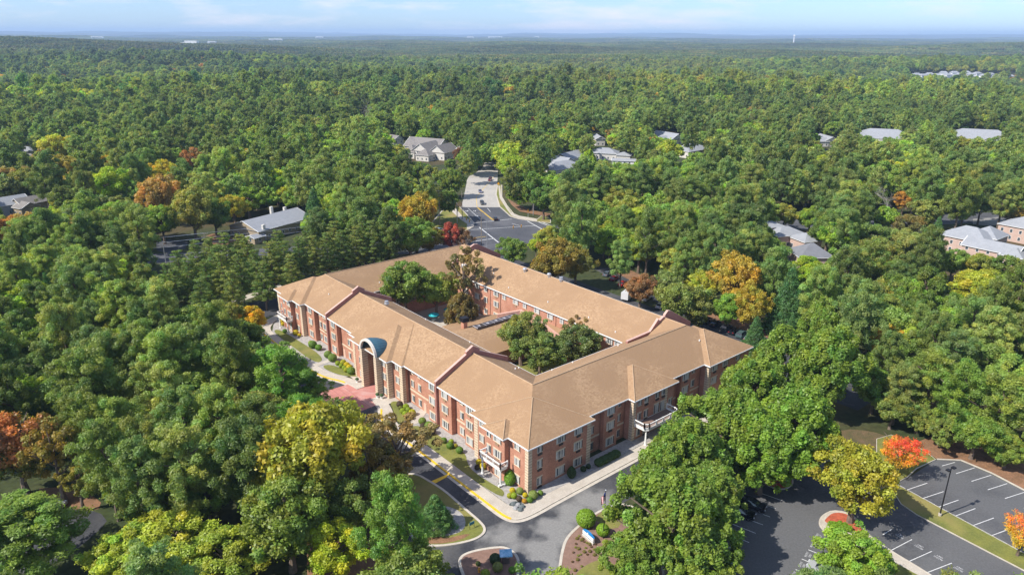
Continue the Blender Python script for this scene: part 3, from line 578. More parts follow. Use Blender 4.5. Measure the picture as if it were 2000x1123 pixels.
# entrance portal with barrel roof
po=bmb(); z=0
for a0,a1 in ((50.2,51.3),(56.7,57.8)):
    quoin(a0,a1,-1.7,2.2,0,9.9)
po.abox(51.2,56.8,1.2,2.1,4.3,5.5,0)                                     # cream spandrel between door and window
n=16; ca=54.0; r1=3.62; r0=3.08; zc=9.9
vs=[];fs=[]
for i in range(n+1):
    t=math.pi*i/n
    for r in (r0,r1):
        for b in (-1.75,-1.2): vs.append(P3(ca-r*math.cos(t),b,zc+r*math.sin(t)*.92))
for i in range(n):
    k=i*4; fs+=[(k,k+4,k+6,k+2),(k+1,k+3,k+7,k+5),(k+2,k+6,k+7,k+3),(k,k+1,k+5,k+4)]
po.add(vs,fs,0); po.build('portal_arch',mat('pale_stone',(.64,.60,.53),.7),bld)
ba=bmb(); vs=[];fs=[]; BS=[-1.6,0,1.4,2.6,3.6,4.3]; RS=[3.59,3.45,3.05,2.45,1.7,.9]
for b,r_ in zip(BS,RS):
    for i in range(n+1):
        t=math.pi*i/n; vs.append(P3(ca-r_*math.cos(t),b,zc+r_*math.sin(t)*.92))
for k in range(len(BS)-1):
    for i in range(n): q=k*(n+1)+i; fs.append((q,q+1,q+n+2,q+n+1))
ba.add(vs,fs)
for i in range(1,n,1):
    t=math.pi*i/n
    for k in range(len(BS)-1): ba.tube(P3(ca-RS[k]*math.cos(t),BS[k],zc+RS[k]*math.sin(t)*.92),P3(ca-RS[k+1]*math.cos(t),BS[k+1],zc+RS[k+1]*math.sin(t)*.92),.045,n=4,mi=1)
ba.build('barrel_roof',[M_BLUE,mat('blue_seam',(.09,.17,.23),.4)],bld)
eg=bmb(); eg.abox(51.35,56.65,2.0,2.12,5.5,9.85,0)
vs=[P3(ca-2.6*math.cos(math.pi*i/n),2.0,9.85+2.5*math.sin(math.pi*i/n)) for i in range(n+1)]; eg.poly(vs,0)
eg.abox(51.35,56.65,2.0,2.12,0,4.3,0); eo=eg.build('entrance_window',glassmat('dark_glass',(.02,.025,.03)),bld)
fr=bmb()
for a in (51.5,53.1,54.0,54.9,56.5): fr.abox(a-.07,a+.07,1.9,2.0,0,10.5 if 52<a<56 else 9.7)
for zz in (2.6,5.6,7.3,9.7): fr.abox(51.35,56.65,1.88,1.99,zz,zz+.14)
for a in (53.2,54.15): fr.abox(a,a+.65,1.84,1.9,5.9,7.2,1)
fr.build('mullion',[mat('bronze',(.12,.09,.07),.4),mat('drape',(.40,.36,.22),.8)],eo)
# balconies
def balcony(pts_ab,zd,cols,nm='balcony'):
    """pts: outer outline open towards the wall"""
    m=bmb(); m.prism([W(*p) for p in pts_ab],zd-.5,zd,0,True,True); o=m.build(nm,M_WH,bld)
    cx=sum(p[0] for p in pts_ab)/len(pts_ab); cy_=sum(p[1] for p in pts_ab)/len(pts_ab); fl_=bmb(); fl_.prism([W(cx+(p[0]-cx)*.93,cy_+(p[1]-cy_)*.93) for p in pts_ab],zd+.003,zd+.02,0,True,True); fl_.build('deck',mat('deck_brown',(.20,.13,.10),.8),o)
    r=bmb()
    for p,q in zip(pts_ab[:-1],pts_ab[1:]):
        p3=np.array(W(*p));q3=np.array(W(*q)); L=np.linalg.norm(q3-p3); n_=max(1,int(L/1.9))
        for zz,w_ in ((zd+1.05,.13),(zd+.14,.08)): r.tube((*p3,zz),(*q3,zz),w_,n=4)
        for i in range(n_+1): c=p3+(q3-p3)*i/n_; r.box(c[0]-.12,c[0]+.12,c[1]-.12,c[1]+.12,zd,zd+1.2)
        for i in range(int(L/.3)): c=p3+(q3-p3)*(i+.5)/int(L/.3); r.tube((*c,zd+.1),(*c,zd+1.05),.022,n=3,caps=False)
    r.build('railing',M_WH,o)
    cm_=bmb()
    for a,b in cols:
        x,y=W(a,b); cm_.lathe([(.30,0),(.30,.25),(.2,.3),(.17,zd-.75),(.26,zd-.6),(.28,zd-.45)],x,y,10)
    if cols: cm_.build('column',M_WH,o)
balcony([(5.0,-.65),(5.0,-2.35),(11.1,-2.35),(11.1,-.65)],4.0,[(5.35,-2.0),(10.75,-2.0)])
balcony([(98.2,-.65),(98.2,-2.35),(104.4,-2.35),(104.4,-.65)],4.0,[(98.55,-2.0),(104.05,-2.0)])
balcony([(.35,29.0),(-2.3,29.0),(-2.9,29.8),(-2.9,38.6),(-2.2,39.4),(.35,39.4)],4.0,[(-2.4,29.6),(-2.4,38.8)])
# roof vents
def roofz(a,b,outerside): return 0
def small(name,fn,a,b,z): 
    m=MB(); fn(m); o=m.build(name,[M_GALV,M_DK,M_WH],bld); x,y=W(a,b); o.location=Vector((x,y,z))-Vector(org); return o
def turb(m): m.lathe([(.38,0),(.38,.5),(.52,.55),(.62,.8),(.60,1.05),(.38,1.25),(.1,1.32)],n=12)
def turb2(m): m.lathe([(.42,0),(.42,.45),(.62,.5),(.62,.75),(.35,.8),(.35,1.05),(.52,1.1),(.50,1.35),(.1,1.42)],n=12)
def pipe(m): m.lathe([(.16,0),(.14,.35),(.06,.4)],n=8,mi=2)
zf=lambda b,c=10.77,h_=9.62:EV+(RZ-EV)*(1-abs(b-c)/h_)
small('exhaust_vent',turb2,69,12.6,zf(12.6)-.1)
for a,b,fn in ((67,57.3,turb),(57.9,58.4,turb),(53,58.4,turb2)): small('exhaust_vent',fn,a,b,zf(b,58.6,10.4)-.1)
for a,b,c,h_ in ((66,50.4,58.6,10.4),(50,50.8,58.6,10.4),(35,51,58.6,10.4),(76,53,58.6,10.4),(25,50,58.6,10.4),(62,19.6,10.77,9.62),(43,19.4,10.77,9.62),(25,19.2,10.77,9.62),(23,16.5,10.77,9.62),(89,6.5,10.77,9.62)): small('vent_pipe',pipe,a,b,zf(b,c,h_)-.05)
for a,b in ((92.5,24),(92.5,30),(93,40)): small('vent_pipe',pipe,a,b,zf(a,99.65,9.75)-.05)
for a,b in ((19.6,24),(19.4,30),(18.7,44),(6.5,58)): small('vent_pipe',pipe,a,b,zf(a,11.05,9.8)-.05)
bx=small('roof_hatch',lambda m:(m.box(-1,1,-.7,.7,0,.6,2)),89,51.8,zf(51.8,58.6,10.4)-.2)
# --- connector across the courtyard: low building with skylight ridge and a chimney
E2=4.6; R2=7.4
con=bmb()
base=[(44.5,20.2),(63.6,20.2),(66.2,24),(66.6,40),(63,44),(56,48.6),(44.5,48.6)]
con.prism([W(*p) for p in base],-.2,E2,0,top=False); con.build('courtyard_wall',M_BR,bld)
c2=bmb()
def q3(*ps): c2.poly([P3(*p) for p in ps])
q3((44,20.5,E2),(44,48.5,E2),(55,44,R2),(55,20.5,R2))
q3((55,20.5,R2),(55,33,R2),(66.8,24,E2),(64,20.5,E2)); q3((55,33,R2),(67.2,40.5,E2),(66.8,24,E2)); q3((55,33,R2),(55,44,R2),(60.5,46.5,E2+.9),(67.2,40.5,E2))
q3((55,44,R2),(44,48.5,E2),(60.5,48.5,E2+.8)) 
q3((37,44.6,5.0),(58,44.6,5.0),(58,48.68,6.3),(37,48.68,6.3))
c2.build('courtyard_roof',M_SH,bld)
pw=bmb()
def wallseg(p,q,z0,z1,z1b,t=.35,mi=0):
    d=np.array(q,float)-np.array(p,float); L=np.linalg.norm(d); d/=L; nn=np.array([-d[1],d[0]])*t
    a,b,c,e=[tuple(np.array(p)+nn),tuple(np.array(q)+nn),tuple(np.array(q)-nn),tuple(np.array(p)-nn)]
    v=[P3(*a,z0),P3(*b,z0),P3(*c,z0),P3(*e,z0),P3(*a,z1),P3(*b,z1b),P3(*c,z1b),P3(*e,z1)]
    pw.add(v,[(0,1,2,3),(7,6,5,4),(0,4,5,1),(1,5,6,2),(2,6,7,3),(3,7,4,0)],mi)
wallseg((58.6,40.2),(54.9,45.9),E2,7.6,8.6); wallseg((54.9,45.4),(50.5,46),E2,8.6,8.2); wallseg((50.5,46),(36.6,45.2),4,8.2,5.6)
wallseg((36.6,44.9),(36.6,48.7),0,5.6,5.8)
pw.build('courtyard_parapet',mat('pale_pink_brick',(.56,.33,.25),.9,.06,1),bld)
sk=bmb(); sk.prism([W(53.9,30),W(55.9,30),W(55.9,44),W(53.9,44)],R2-.4,R2+.35,0,True,True); so_=sk.build('skylight',glassmat('skylight_glass',(.05,.04,.04)),bld)
sf=bmb()
for k in range(6): b=30+14*k/5; sf.abox(53.85,55.95,b-.04,b+.04,R2+.2,R2+.38)
for k in range(5): b=31.4+14*k/5; sf.poly([P3(54.3,b,R2+.356),P3(55.3,b-.6,R2+.357),P3(55.3,b+.3,R2+.358)])
sf.build('skylight_bar',mat('skylight_bar',(.45,.42,.42),.5),so_)
chm=bmb(); chm.abox(57.6,58.8,28.3,29.5,5,8.6); ch=chm.build('chimney',M_BR,bld); cc=bmb(); cc.abox(57.3,59.1,28.0,29.8,8.6,9.7); cc.build('chimney_cap',M_DK,ch)
hv=bmb(); hv.abox(61.5,64,23.3,24.6,5.2,6.0); hv.build('roof_ventilator',mat('brown_metal',(.16,.10,.08),.5),bld)
for a,b in ((47.5,46.9),(49.2,46.6)): small('kitchen_exhaust',lambda m:m.lathe([(.5,0),(.5,.4),(.8,.45),(.85,.8),(.5,1.1),(.1,1.2)],n=14),a,b,5.5)
# courtyard ground
slab('courtyard_paving',[W(67,20.2),W(90.2,20.2),W(90.2,48.4),W(67,48.4)],M_CONC,.06)
slab('courtyard_soil',[W(20.6,20.2),W(43.8,20.2),W(43.8,48.4),W(20.6,48.4)],M_GRASS,.06)
for i,(a,b) in enumerate(((82.2,35.5),(83,41.6))):
    x,y=W(a-1.6,b-1.2); t=empty('patio_umbrella',(x,y,0.06),0,'teal patio umbrella in the courtyard, '+('nearer the front roof' if i==0 else 'half behind the brown tree'),'umbrella')
    m=MB(); m.lathe([(1.75,2.1),(1.0,2.5),(.08,2.85)],n=8); m.build('canopy',M_TEAL,t)
    m=MB(); m.lathe([(.35,0),(.35,.1),(.03,.12),(.03,2.8)],n=6); m.build('pole',M_WH,t)
    t=empty('patio_table',(x,y,0.06),0,'round patio table under '+('the nearer teal umbrella' if i==0 else 'the farther teal umbrella'),'table')
    m=MB(); m.lathe([(.65,.70),(.65,.74),(.05,.741)],n=14); m.build('table_top',M_WH,t); m=MB(); m.lathe([(.3,0),(.06,.05),(.06,.7)],n=8); m.build('leg',M_WH,t)
# ================================================================ CARS
def paint(name,c): return mat(name,c,.25,spec=.6,metal=.2)
M_TYRE=mat('tyre',(.02,.02,.02),.8); M_RIM=mat('rim',(.45,.45,.46),.3,metal=.8); M_CG=mat('car_glass',(.02,.025,.03),.05,spec=.9); M_LAMP=mat('headlamp',(.7,.72,.75),.1); M_TAIL=mat('tail_lamp',(.35,.02,.02),.2)
CARM={}
def carmesh(kind):
    if kind in CARM: return CARM[kind]
    L,Wd,Hh={'sedan':(4.7,1.82,1.45),'suv':(4.7,1.9,1.72),'van':(5.2,2.0,2.0),'truck':(7.6,2.4,3.0)}[kind]
    if kind=='sedan': side=[(-2.35,.35),(-2.33,.8),(-2.1,.95),(-1.75,1.0),(1.0,.95),(2.2,.78),(2.35,.6),(2.33,.32)]; roof=[(-1.75,.98),(-1.15,1.40),(-.2,1.45),(.35,1.38),(1.1,.94)]
    elif kind=='suv': side=[(-2.33,.4),(-2.35,1.0),(-2.2,1.1),(1.1,1.08),(2.2,.95),(2.35,.7),(2.33,.38)]; roof=[(-2.2,1.08),(-1.95,1.62),(-1.2,1.70),(.1,1.68),(.5,1.55),(1.2,1.07)]
    elif kind=='van': side=[(-2.6,.4),(-2.6,1.2),(1.5,1.15),(2.5,.95),(2.6,.7),(2.58,.38)]; roof=[(-2.55,1.18),(-2.4,1.9),(-1,2.0),(.9,1.95),(1.8,1.12)]
    else: side=[(1.2,.5),(1.2,1.3),(3.4,1.25),(3.7,1.0),(3.75,.5)]; roof=[(1.25,1.28),(1.3,2.1),(2.3,2.15),(3.1,1.26)]
    b=MB(); b.smooth=False
    def loft(prof,hw,zt,ins):
        m=len(prof); vs=[]
        zs=[p[1] for p in prof]; zmax=max(zs); zmin=min(zs)
        for s in (-1,1):
            for (x,z) in prof: vs.append((x,s*(hw-ins*(z-zmin)/(zmax-zmin+1e-6)),z))
        f=[tuple(range(m)),tuple(range(2*m-1,m-1,-1))]
        for i in range(m): j=(i+1)%m; f.append((i,m+i,m+j,j))
        return vs,f
    v,f=loft(side,Wd/2,0,.1); b.add(v,f)
    v,f=loft(roof,Wd/2-.08,0,.22)
    # roof panel (paint) as the uppermost faces, glass the rest
    g=MB(); g.add(v,f)
    xs=[p for p in roof if p[1]>max(q[1] for q in roof)-.14]
    b.box(min(p[0] for p in xs)-.05,max(p[0] for p in xs)+.05,-(Wd/2-.3),Wd/2-.3,max(q[1] for q in roof)-.03,max(q[1] for q in roof)+.03)
    for px_ in (roof[0],roof[-1]):
        for s in (-1,1):
            q=xs[0] if px_ is roof[0] else xs[-1]; b.tube((px_[0],s*(Wd/2-.1),px_[1]),(q[0],s*(Wd/2-.28),q[1]+.01),.05,n=4)
    for s in (-1,1): b.tube((-.3,s*(Wd/2-.08),side[3][1]),(-.35,s*(Wd/2-.28),max(q[1] for q in roof)),.05,n=4)
    if kind=='truck': b.box(-3.7,1.15,-1.2,1.2,.75,3.0)
    wh=MB(); wh.tube((0,-.11,.33),(0,.11,.33),.33,n=14); rm=MB(); rm.tube((0,-.12,.33),(0,.12,.33),.2,n=10)
    hl=MB(); hl.box(-.06,.06,-.17,.17,-.07,.07)
    CARM[kind]=dict(L=L,W=Wd,xf=side[-2][0],xr=side[0][0],wb=(1.45 if kind!='truck' else 2.6),b=b,g=g,wh=wh.mesh('wheel',M_TYRE),rm=rm.mesh('rim',M_RIM),hl=hl.mesh('headlight',M_LAMP),tl=hl.mesh('tail_light',M_TAIL))
    return CARM[kind]
def car(kind,u,v,u2,v2,colr,label,group=None,z=.02):
    c=carmesh(kind); x,y=G(u,v); x2,y2=G(u2,v2); rz=math.atan2(y2-y,x2-x)
    t=empty({'truck':'box_truck','van':'parked_van'}.get(kind,'parked_car'),(x,y,z),rz,label,{'truck':'truck','van':'van'}.get(kind,'car'),group)
    m=paint('paint_%s'%('_'.join('%02d'%int(k*99) for k in colr)),colr)
    c['b'].build('body',m,t); c['g'].build('windows',M_CG,t)
    for sx in (-1,1):
        for sy in (-1,1): w0=link('wheel',c['wh'],t,loc=(sx*c['wb']*(1 if sx>0 or kind!='truck' else .95),sy*(c['W']/2-.14),0)); link('rim',c['rm'],w0)
    for s in (-1,1): link('headlight',c['hl'],t,loc=(c['xf']-.03,s*(c['W']/2-.32),.72 if kind!='truck' else .9)); link('tail_light',c['tl'],t,loc=(c['xr']+.05,s*(c['W']/2-.3),.85))
    return t
BLK=(.012,.013,.018); DG=(.05,.055,.06); SIL=(.42,.43,.44); WHT=(.75,.75,.75); REDc=(.40,.02,.02); DRED=(.16,.015,.02); NAVY=(.02,.03,.07)
car('suv',1447,1006,1462,1011,BLK,'black sport utility vehicle in tree shade, nearer of the shaded pair'); car('suv',1469,991,1484,996,(.03,.03,.035),'black sport utility vehicle in tree shade, farther of the shaded pair')
car('sedan',1404,1098,1420,1103,(.25,.42,.55),'pale blue car whose nose shows beside the big green tree')
car('sedan',1607,1117,1585,1108,SIL,'silver car half hidden under the round tree beside the stalls')
row=[(1379,629,DG,'dark grey'),(1396,635.5,BLK,'black'),(1418,643,(.10,.11,.12),'charcoal'),(1433,650,BLK,'black'),(1448,657,(.07,.12,.12),'dark teal'),(1463,664,(.28,.30,.33),'grey'),(1479,671,(.55,.56,.56),'silver')]
nm=['farthest of the row behind the roof','second from the far end of the row','third from the far end of the row','middle of the row behind the roof','third from the near end of the row','second from the near end of the row','at the near end of the row behind the roof']
for i,(u,v,c_,n_) in enumerate(row): car('sedan' if i%2 else 'suv',u,v,u+8,v-6.0,c_,f'{n_} car {nm[i]}','cars parked in the row behind the roof')
car('sedan',1186,538,1194,533,(.12,.15,.18),'grey-blue car at the far end beside the dark red one'); car('sedan',1199,547,1207,542,DRED,'dark red car in the rear parking strip'); car('sedan',1217,557,1226,552,REDc,'bright red car next to the white box truck')
car('truck',1228,583,1240,574,WHT,'white box truck beside the bright red car'); car('van',1262,585,1272,577,WHT,'white van under the reddish tree'); car('sedan',1290,600,1300,592,WHT,'white car under the wide grey-green tree')
car('sedan',1045,513,1052,508,DG,'grey car on the strip beyond the far roof')
car('sedan',967.5,430,962,421,BLK,'black car waiting at the junction stop line'); car('suv',942,399,948,408,DG,'dark grey vehicle in tree shade on the far road'); car('sedan',938,376,942,383,(.20,.20,.30),'blue-grey car in tree shade on the far road'); car('suv',957,353,951,360,DRED,'dark red vehicle in the sun on the far road')
car('van',862,462,872,455,WHT,'white van behind the red tree near the junction'); car('sedan',858,452,868,446,(.30,.42,.5),'pale blue car behind the golden tree near the junction')
car('suv',72,1010,86,1002,WHT,'white vehicle behind the airy pine at lower left'); car('sedan',108,1000,116,992,SIL,'silver car behind the airy pine at lower left'); car('sedan',2,1105,14,1094,(.45,.55,.65),'pale blue car at the bottom left corner')
# ================================================================ FURNITURE
def lamp_post():
    x,y=G(1835,1007.6); t=empty('parking_lamp_post',(x,y,.1),0,'tall dark lamp post with two square heads on the grass verge','lamp post')
    m=MB(); m.lathe([(.28,0),(.28,.5),(.1,.55)],n=10); m.build('base',M_CONC,t)
    m=MB(); m.tube((0,0,.5),(0,0,9.6),.13,.09,n=8); m.build('pole',M_DK,t)
    for s in (-1,1):
        m=MB(); m.tube((0,0,9.45),(s*.5,0,9.55),.05,n=6); a=m.build('arm',M_DK,t)
        m=MB(); m.box(s*.75-.35,s*.75+.35,-.3,.3,9.45,9.68); m.box(s*.75-.28,s*.75+.28,-.24,.24,9.43,9.449,1); m.build('lamp_head',[M_DK,mat('lamp_lens',(.5,.5,.45),.2)],t)
    t.rotation_euler=(0,0,.5)
lamp_post()
def flagpole():
    x,y=G(1178,1052); t=empty('flagpole',(x,y,.14),0,'tall slender flagpole on the flower bed beside the clipped hedges','flagpole')
    m=MB(); m.tube((0,0,0),(0,0,9.4),.085,.05,n=8); m.build('pole',M_DK,t); m=MB(); m.lathe([(.0,9.4),(.12,9.5),(.0,9.64)],n=8); m.build('finial',M_GALV,t)
    f=empty('flag',(x,y,.14),0,'striped red and white flag with blue corner hanging from the pole','flag')
    # hanging cloth: folded sheet, stripes as strips of geometry
    NS=13; Ln=14; W_=1.5; m=MB()
    for i in range(NS):
        for k in range(Ln):
            def pt(s,t_):   # s along stripes 0..1 (fly), t_ hoist 0..1
                xx=-.06-.62*s+.0; yy=.16*math.sin(s*9+t_*1.2)*(.3+s); zz=9.1-t_*1.55-s*1.25
                return (xx,yy,zz)
            a=pt(k/Ln,i/NS);b=pt((k+1)/Ln,i/NS);c=pt((k+1)/Ln,(i+1)/NS);d=pt(k/Ln,(i+1)/NS)
            mi=2 if (k<5 and i<7) else (0 if i%2==0 else 1); m.poly([a,d,c,b],mi)
    o=m.build('cloth',[mat('flag_red',(.55,.03,.04),.8),mat('flag_white',(.8,.8,.8),.8),mat('flag_blue',(.03,.05,.22),.8)],f)
flagpole()
def monument():
    p=G(1138.5,1046); q=G(1160,1065); rz=math.atan2(q[1]-p[1],q[0]-p[0]); L=math.dist(p,q)
    t=empty('monument_sign',(p[0],p[1],.14),rz,'low white sign with a curved blue top between clipped hedges','sign')
    m=MB(); m.box(0,L,-.25,.25,0,.35); m.build('base',M_CONC,t)
    m=MB(); m.box(.05,L-.05,-.16,.16,.35,1.25); m.build('panel',M_WH,t); m=MB(); m.box(.05,L-.05,-.18,-.165,.5,.6); m.build('stripe',mat('sign_blue',(.03,.07,.16),.5),t)
    pts=[(.05+(L-.1)*i/12,1.25+.62*math.sin(math.pi*(.12+.76*i/12))-.2) for i in range(13)]
    m=MB(); pr=[(.05,1.25)]+pts+[(L-.05,1.25)]; n=len(pr); v=[(x,-.16,z) for x,z in pr]+[(x,.16,z) for x,z in pr]
    m.add(v,[tuple(range(n)),tuple(range(2*n-1,n-1,-1))]+[(i,n+i,n+(i+1)%n,(i+1)%n) for i in range(n)]); m.build('blue_top',mat('sign_sky_blue',(.02,.20,.48),.4),t)
    m=MB(); m.box(L*.45,L*.52,-.19,-.165,1.22,1.5); m.box(L*.43,L*.54,-.19,-.164,1.15,1.24); m.build('emblem',M_WH,t)
monument()
def kiosk():
    x,y=G(988,1098); t=empty('utility_cabinet',(x,y,.14),.1,'grey cabinet with a blue-white sloping top in the planted island','cabinet')
    m=MB(); m.box(-.55,.55,-.45,.45,0,1.5); m.build('body',mat('cabinet_brown',(.12,.09,.08),.6),t)
    m=MB(); m.add([(-1,-.75,1.5),(1,-.75,1.5),(1,.75,1.75),(-1,.75,1.75),(-1,-.75,1.62),(1,-.75,1.62),(1,.75,1.87),(-1,.75,1.87)],[(0,3,2,1),(4,5,6,7),(0,1,5,4),(1,2,6,5),(2,3,7,6),(3,0,4,7)]); m.build('lid',mat('blue_white_lid',(.42,.60,.75),.15,.25,1.1,col2=(.08,.30,.48)),t)
    m=MB(); m.box(.05,.5,-.48,-.451,1.15,1.4); m.build('notice',M_WH,t)
    x,y=G(936,1118); t=empty('fire_hydrant',(x,y,.14),0,'orange and yellow fire hydrant in the planted island','hydrant')
    m=MB(); m.lathe([(.2,0),(.2,.08),(.14,.1),(.14,.55),(.2,.58),(.2,.64),(.14,.7),(.1,.84),(.03,.9)],n=10); m.build('barrel',mat('hydrant_orange',(.70,.30,.02),.4),t)
    for s in (-1,1): m=MB(); m.tube((0,0,.45),(s*.24,0,.45),.07,n=8); m.build('nozzle',mat('hydrant_yellow',(.75,.45,.03),.4),t)
    x,y=G(922,1032); t=empty('small_sign',(x,y,.14),.7,'small blue notice board on two posts at the island tip','sign')
    m=MB(); m.box(-.5,.5,-.03,.03,.7,1.25); m.build('board',mat('board_blue',(.03,.16,.24),.5),t)
    for s in (-1,1): m=MB(); m.tube((s*.45,0,0),(s*.45,0,.75),.04,n=6); m.build('post',M_DK,t)
kiosk()
# stone pots by the entrance
for a,b,l in ((50.0,-2.0,'cream urn with dark plants right of the entrance arch'),(59.9,-1.8,'cream urn with pale flowers left of the entrance arch'),(49.0,-1.5,'second cream urn right of the entrance arch')):
    x,y=W(a,b); t=empty('planter_urn',(x,y,.13),0,l,'planter'); m=MB(); m.lathe([(.3,0),(.22,.1),(.4,.5),(.45,.6),(.4,.62)],n=10); m.build('urn',M_WH,t); m=MB(); m.lathe([(.38,.6),(.5,.85),(.3,1.1),(.05,1.2)],n=7); m.build('plant',mat('urn_plant',(.05,.09,.03),.9,.3,6),t)
def bench(u,v,rz,l):
    x,y=G(u,v); t=empty('garden_bench',(x,y,.1),rz,l,'bench')
    for i in range(3): m=MB(); m.box(-.7,.7,-.2+i*.15,-.09+i*.15,.42,.46); m.build('seat_slat',M_WH,t)
    m=MB(); m.box(-.7,.7,.26,.3,.55,.9); m.build('backrest',M_WH,t)
    for s in (-1,1): m=MB(); m.box(s*.6-.04,s*.6+.04,-.2,.3,0,.42); m.build('leg',M_WH,t)
bench(980,951,.5,'small white garden bench under the near balcony')
# ---------------- poles, signals, lines
M_WOOD=mat('pole_wood',(.30,.25,.20),.9,.2,2)
def upole(u,v,h,label,arms=0,name='utility_pole',lean=0,m_=None,tr=0,armang=None,z=0):
    x,y=G(u,v); t=empty(name,(x,y,z),0,label,'utility pole' if name=='utility_pole' else 'street lamp')
    m=MB(); m.tube((0,0,0),(0,0,h),.17,.11,n=7); m.build('pole',m_ or M_WOOD,t)
    for k in range(arms):
        m=MB(); m.box(-1.2,1.2,-.07,.07,h-.5-k*1.0,h-.36-k*1.0)
        for s in (-1.1,-.5,.5,1.1): m.lathe([(.07,h-.36-k),(.05,h-.12-k)],s,0,6)
        a=m.build('crossarm',M_GALV if m_ else M_WOOD,t); a.rotation_euler=(0,0,.15)
    for k in range(tr):
        m=MB(); m.lathe([(.22,h-3.2),(.25,h-3.1),(.25,h-2.4),(.1,h-2.3)],.38*math.cos(k*2.1+.5),.38*math.sin(k*2.1+.5),8); m.build('transformer',M_GALV,t)
    return t,(x,y,h)
H_=lambda u,v,u2,v2:0
_,pA=upole(408,520,12.5,'grey utility pole at left with three wires towards the grey roof',2)
_,pB=upole(859,442,16,'utility pole with crossarms and transformers beside the golden tree',2,tr=3)
_,pC=upole(940.5,478,13.5,'utility pole in front of the junction behind the roof peak',1,tr=1)
_,pD=upole(951.5,482,11,'plain pale steel pole beside the roof peak',0,m_=M_GALV)
_,pE=upole(893,437,9.5,'white steel signal pole at the left corner of the junction',0,m_=M_GALV)
_,pF=upole(903,429,13,'dark wooden lamp pole at the left corner of the junction',0)
_,pG=upole(1041.5,421,11.5,'pale steel pole on the grass bank right of the junction',0,m_=M_GALV)
_,pH=upole(917.5,319,12,'far wooden pole beside the distant road, nearer one',0); _,pI=upole(941,307,12,'far wooden pole beside the distant road, farther one',0)
_,pJ=upole(324,512,8,'slim grey street lamp pole beside the shaded left street',0,name='street_lamp',m_=M_GALV)
def lamparm(p,dx,dy,lab=None):
    x,y,h=p; t=empty('street_light',(x,y,0),0,lab,'street light'); m=MB(); m.tube((0,0,h-1.2),(dx*.9,dy*.9,h-.4),.05,n=5); m.build('arm',M_GALV,t)
    m=MB(); m.box(dx-.35,dx+.35,dy-.15,dy+.15,h-.45,h-.28); m.build('lamp_head',M_GALV,t)
lamparm(pF,2.6,.3,'cobra-head street light on the dark pole by the junction'); lamparm(pH,2.4,.2,'street light on the nearer pole of the distant road'); lamparm(pI,2.4,.2,'street light on the farther pole of the distant road'); lamparm(pJ,.5,.1,'small lamp head on the slim left street pole')
def wire(name,a,b,sag,label,group,r=.035):
    a=Vector(a);b=Vector(b);m=MB();n=14;pv=None
    for i in range(n+1):
        t=i/n; p=a.lerp(b,t); p.z-=sag*4*t*(1-t)
        if pv is not None: m.tube(pv,p,r,n=3,caps=False)
        pv=p
    tag(m.build(name,M_GALV if 'white' in label else M_DK),label,'power line',group)
ax,ay,ah=pA; bx_,by_,bh=pB; cx_,cy_,ch_=pC
for i,(zz,lb) in enumerate(((12.4,'top'),(10.6,'middle'),(8.8,'lowest'))):
    wire('power_line',(ax,ay,zz),(bx_-4,by_-14,zz+1.2),1.0,f'{lb} white power line from the left pole past the grey roof','power lines over the pine row',.05)
    wire('power_line',(ax,ay,zz),(ax-80,ay-22,zz),1.2,f'{lb} white power line running left from the left pole','power lines running left',.05)
for i,o in enumerate((-1.1,0,1.1)):
    wire('power_line',(bx_+o,by_,bh-.3),(pH[0]-60+o,pH[1]+120,14),3,['left','middle','right'][i]+' dark power line running away from the transformer pole','power lines running away',.04)
    wire('power_line',(bx_+o,by_,bh-1.3),(cx_+o,cy_,ch_-.3),1.5,['left','middle','right'][i]+' dark power line between the two junction poles','power lines between the junction poles',.035)
wire('signal_span_wire',(pD[0],pD[1],8.5),(pG[0],pG[1],8.5),.6,'thin span wire crossing the junction with signals hanging from it','span wires',.03)
wire('signal_span_wire',(pE[0],pE[1],8.5),(pD[0],pD[1],8.5),.5,'short span wire from the corner pole towards the roof peak','span wires',.03)
M_SIG=mat('signal_yellow',(.72,.36,.02),.5)
def signal(x,y,z,label,rz=0):
    t=empty('traffic_signal',(x,y,z),rz,label,'traffic light'); m=MB(); m.box(-.2,.2,-.16,.16,-1.1,0); m.tube((0,0,0),(0,0,.6),.03,n=4); m.build('housing',M_SIG,t)
    for k,c in enumerate(((.25,.02,.02),(.25,.15,.02),(.02,.12,.04))):
        m=MB(); m.tube((0,-.16,-.2-k*.35),(0,-.26,-.2-k*.35),.13,.13,n=8); m.build('lens',mat('lens%d'%k,c,.3),t)
    return t
def at(u,v,z): return G(u,v,z)
for (u,v,l) in ((1002.5,447,'yellow traffic signal hanging over the junction, left of the pair'),(1018,445,'yellow traffic signal hanging over the junction, right of the pair')):
    x,y=at(u,v,6.9); signal(x,y,8.0,l)
for (u,v,l,z) in ((894,410,'yellow pedestrian signal on the white pole at the left corner',4),(911,427,'yellow crossing push-button post at the left corner, nearer the pole',1.6),(917,431,'yellow crossing push-button post at the left corner, nearer the kerb',1.6),(1031.5,412,'yellow signal on a short post on the right grass bank',3.2)):
    x,y=G(u,v+(0 if z>3 else 0),z); t=signal(x,y,z+.3,l); m=MB(); m.tube((0,0,-z-.3),(0,0,-.9),.08,n=6); m.build('post',M_GALV,t)
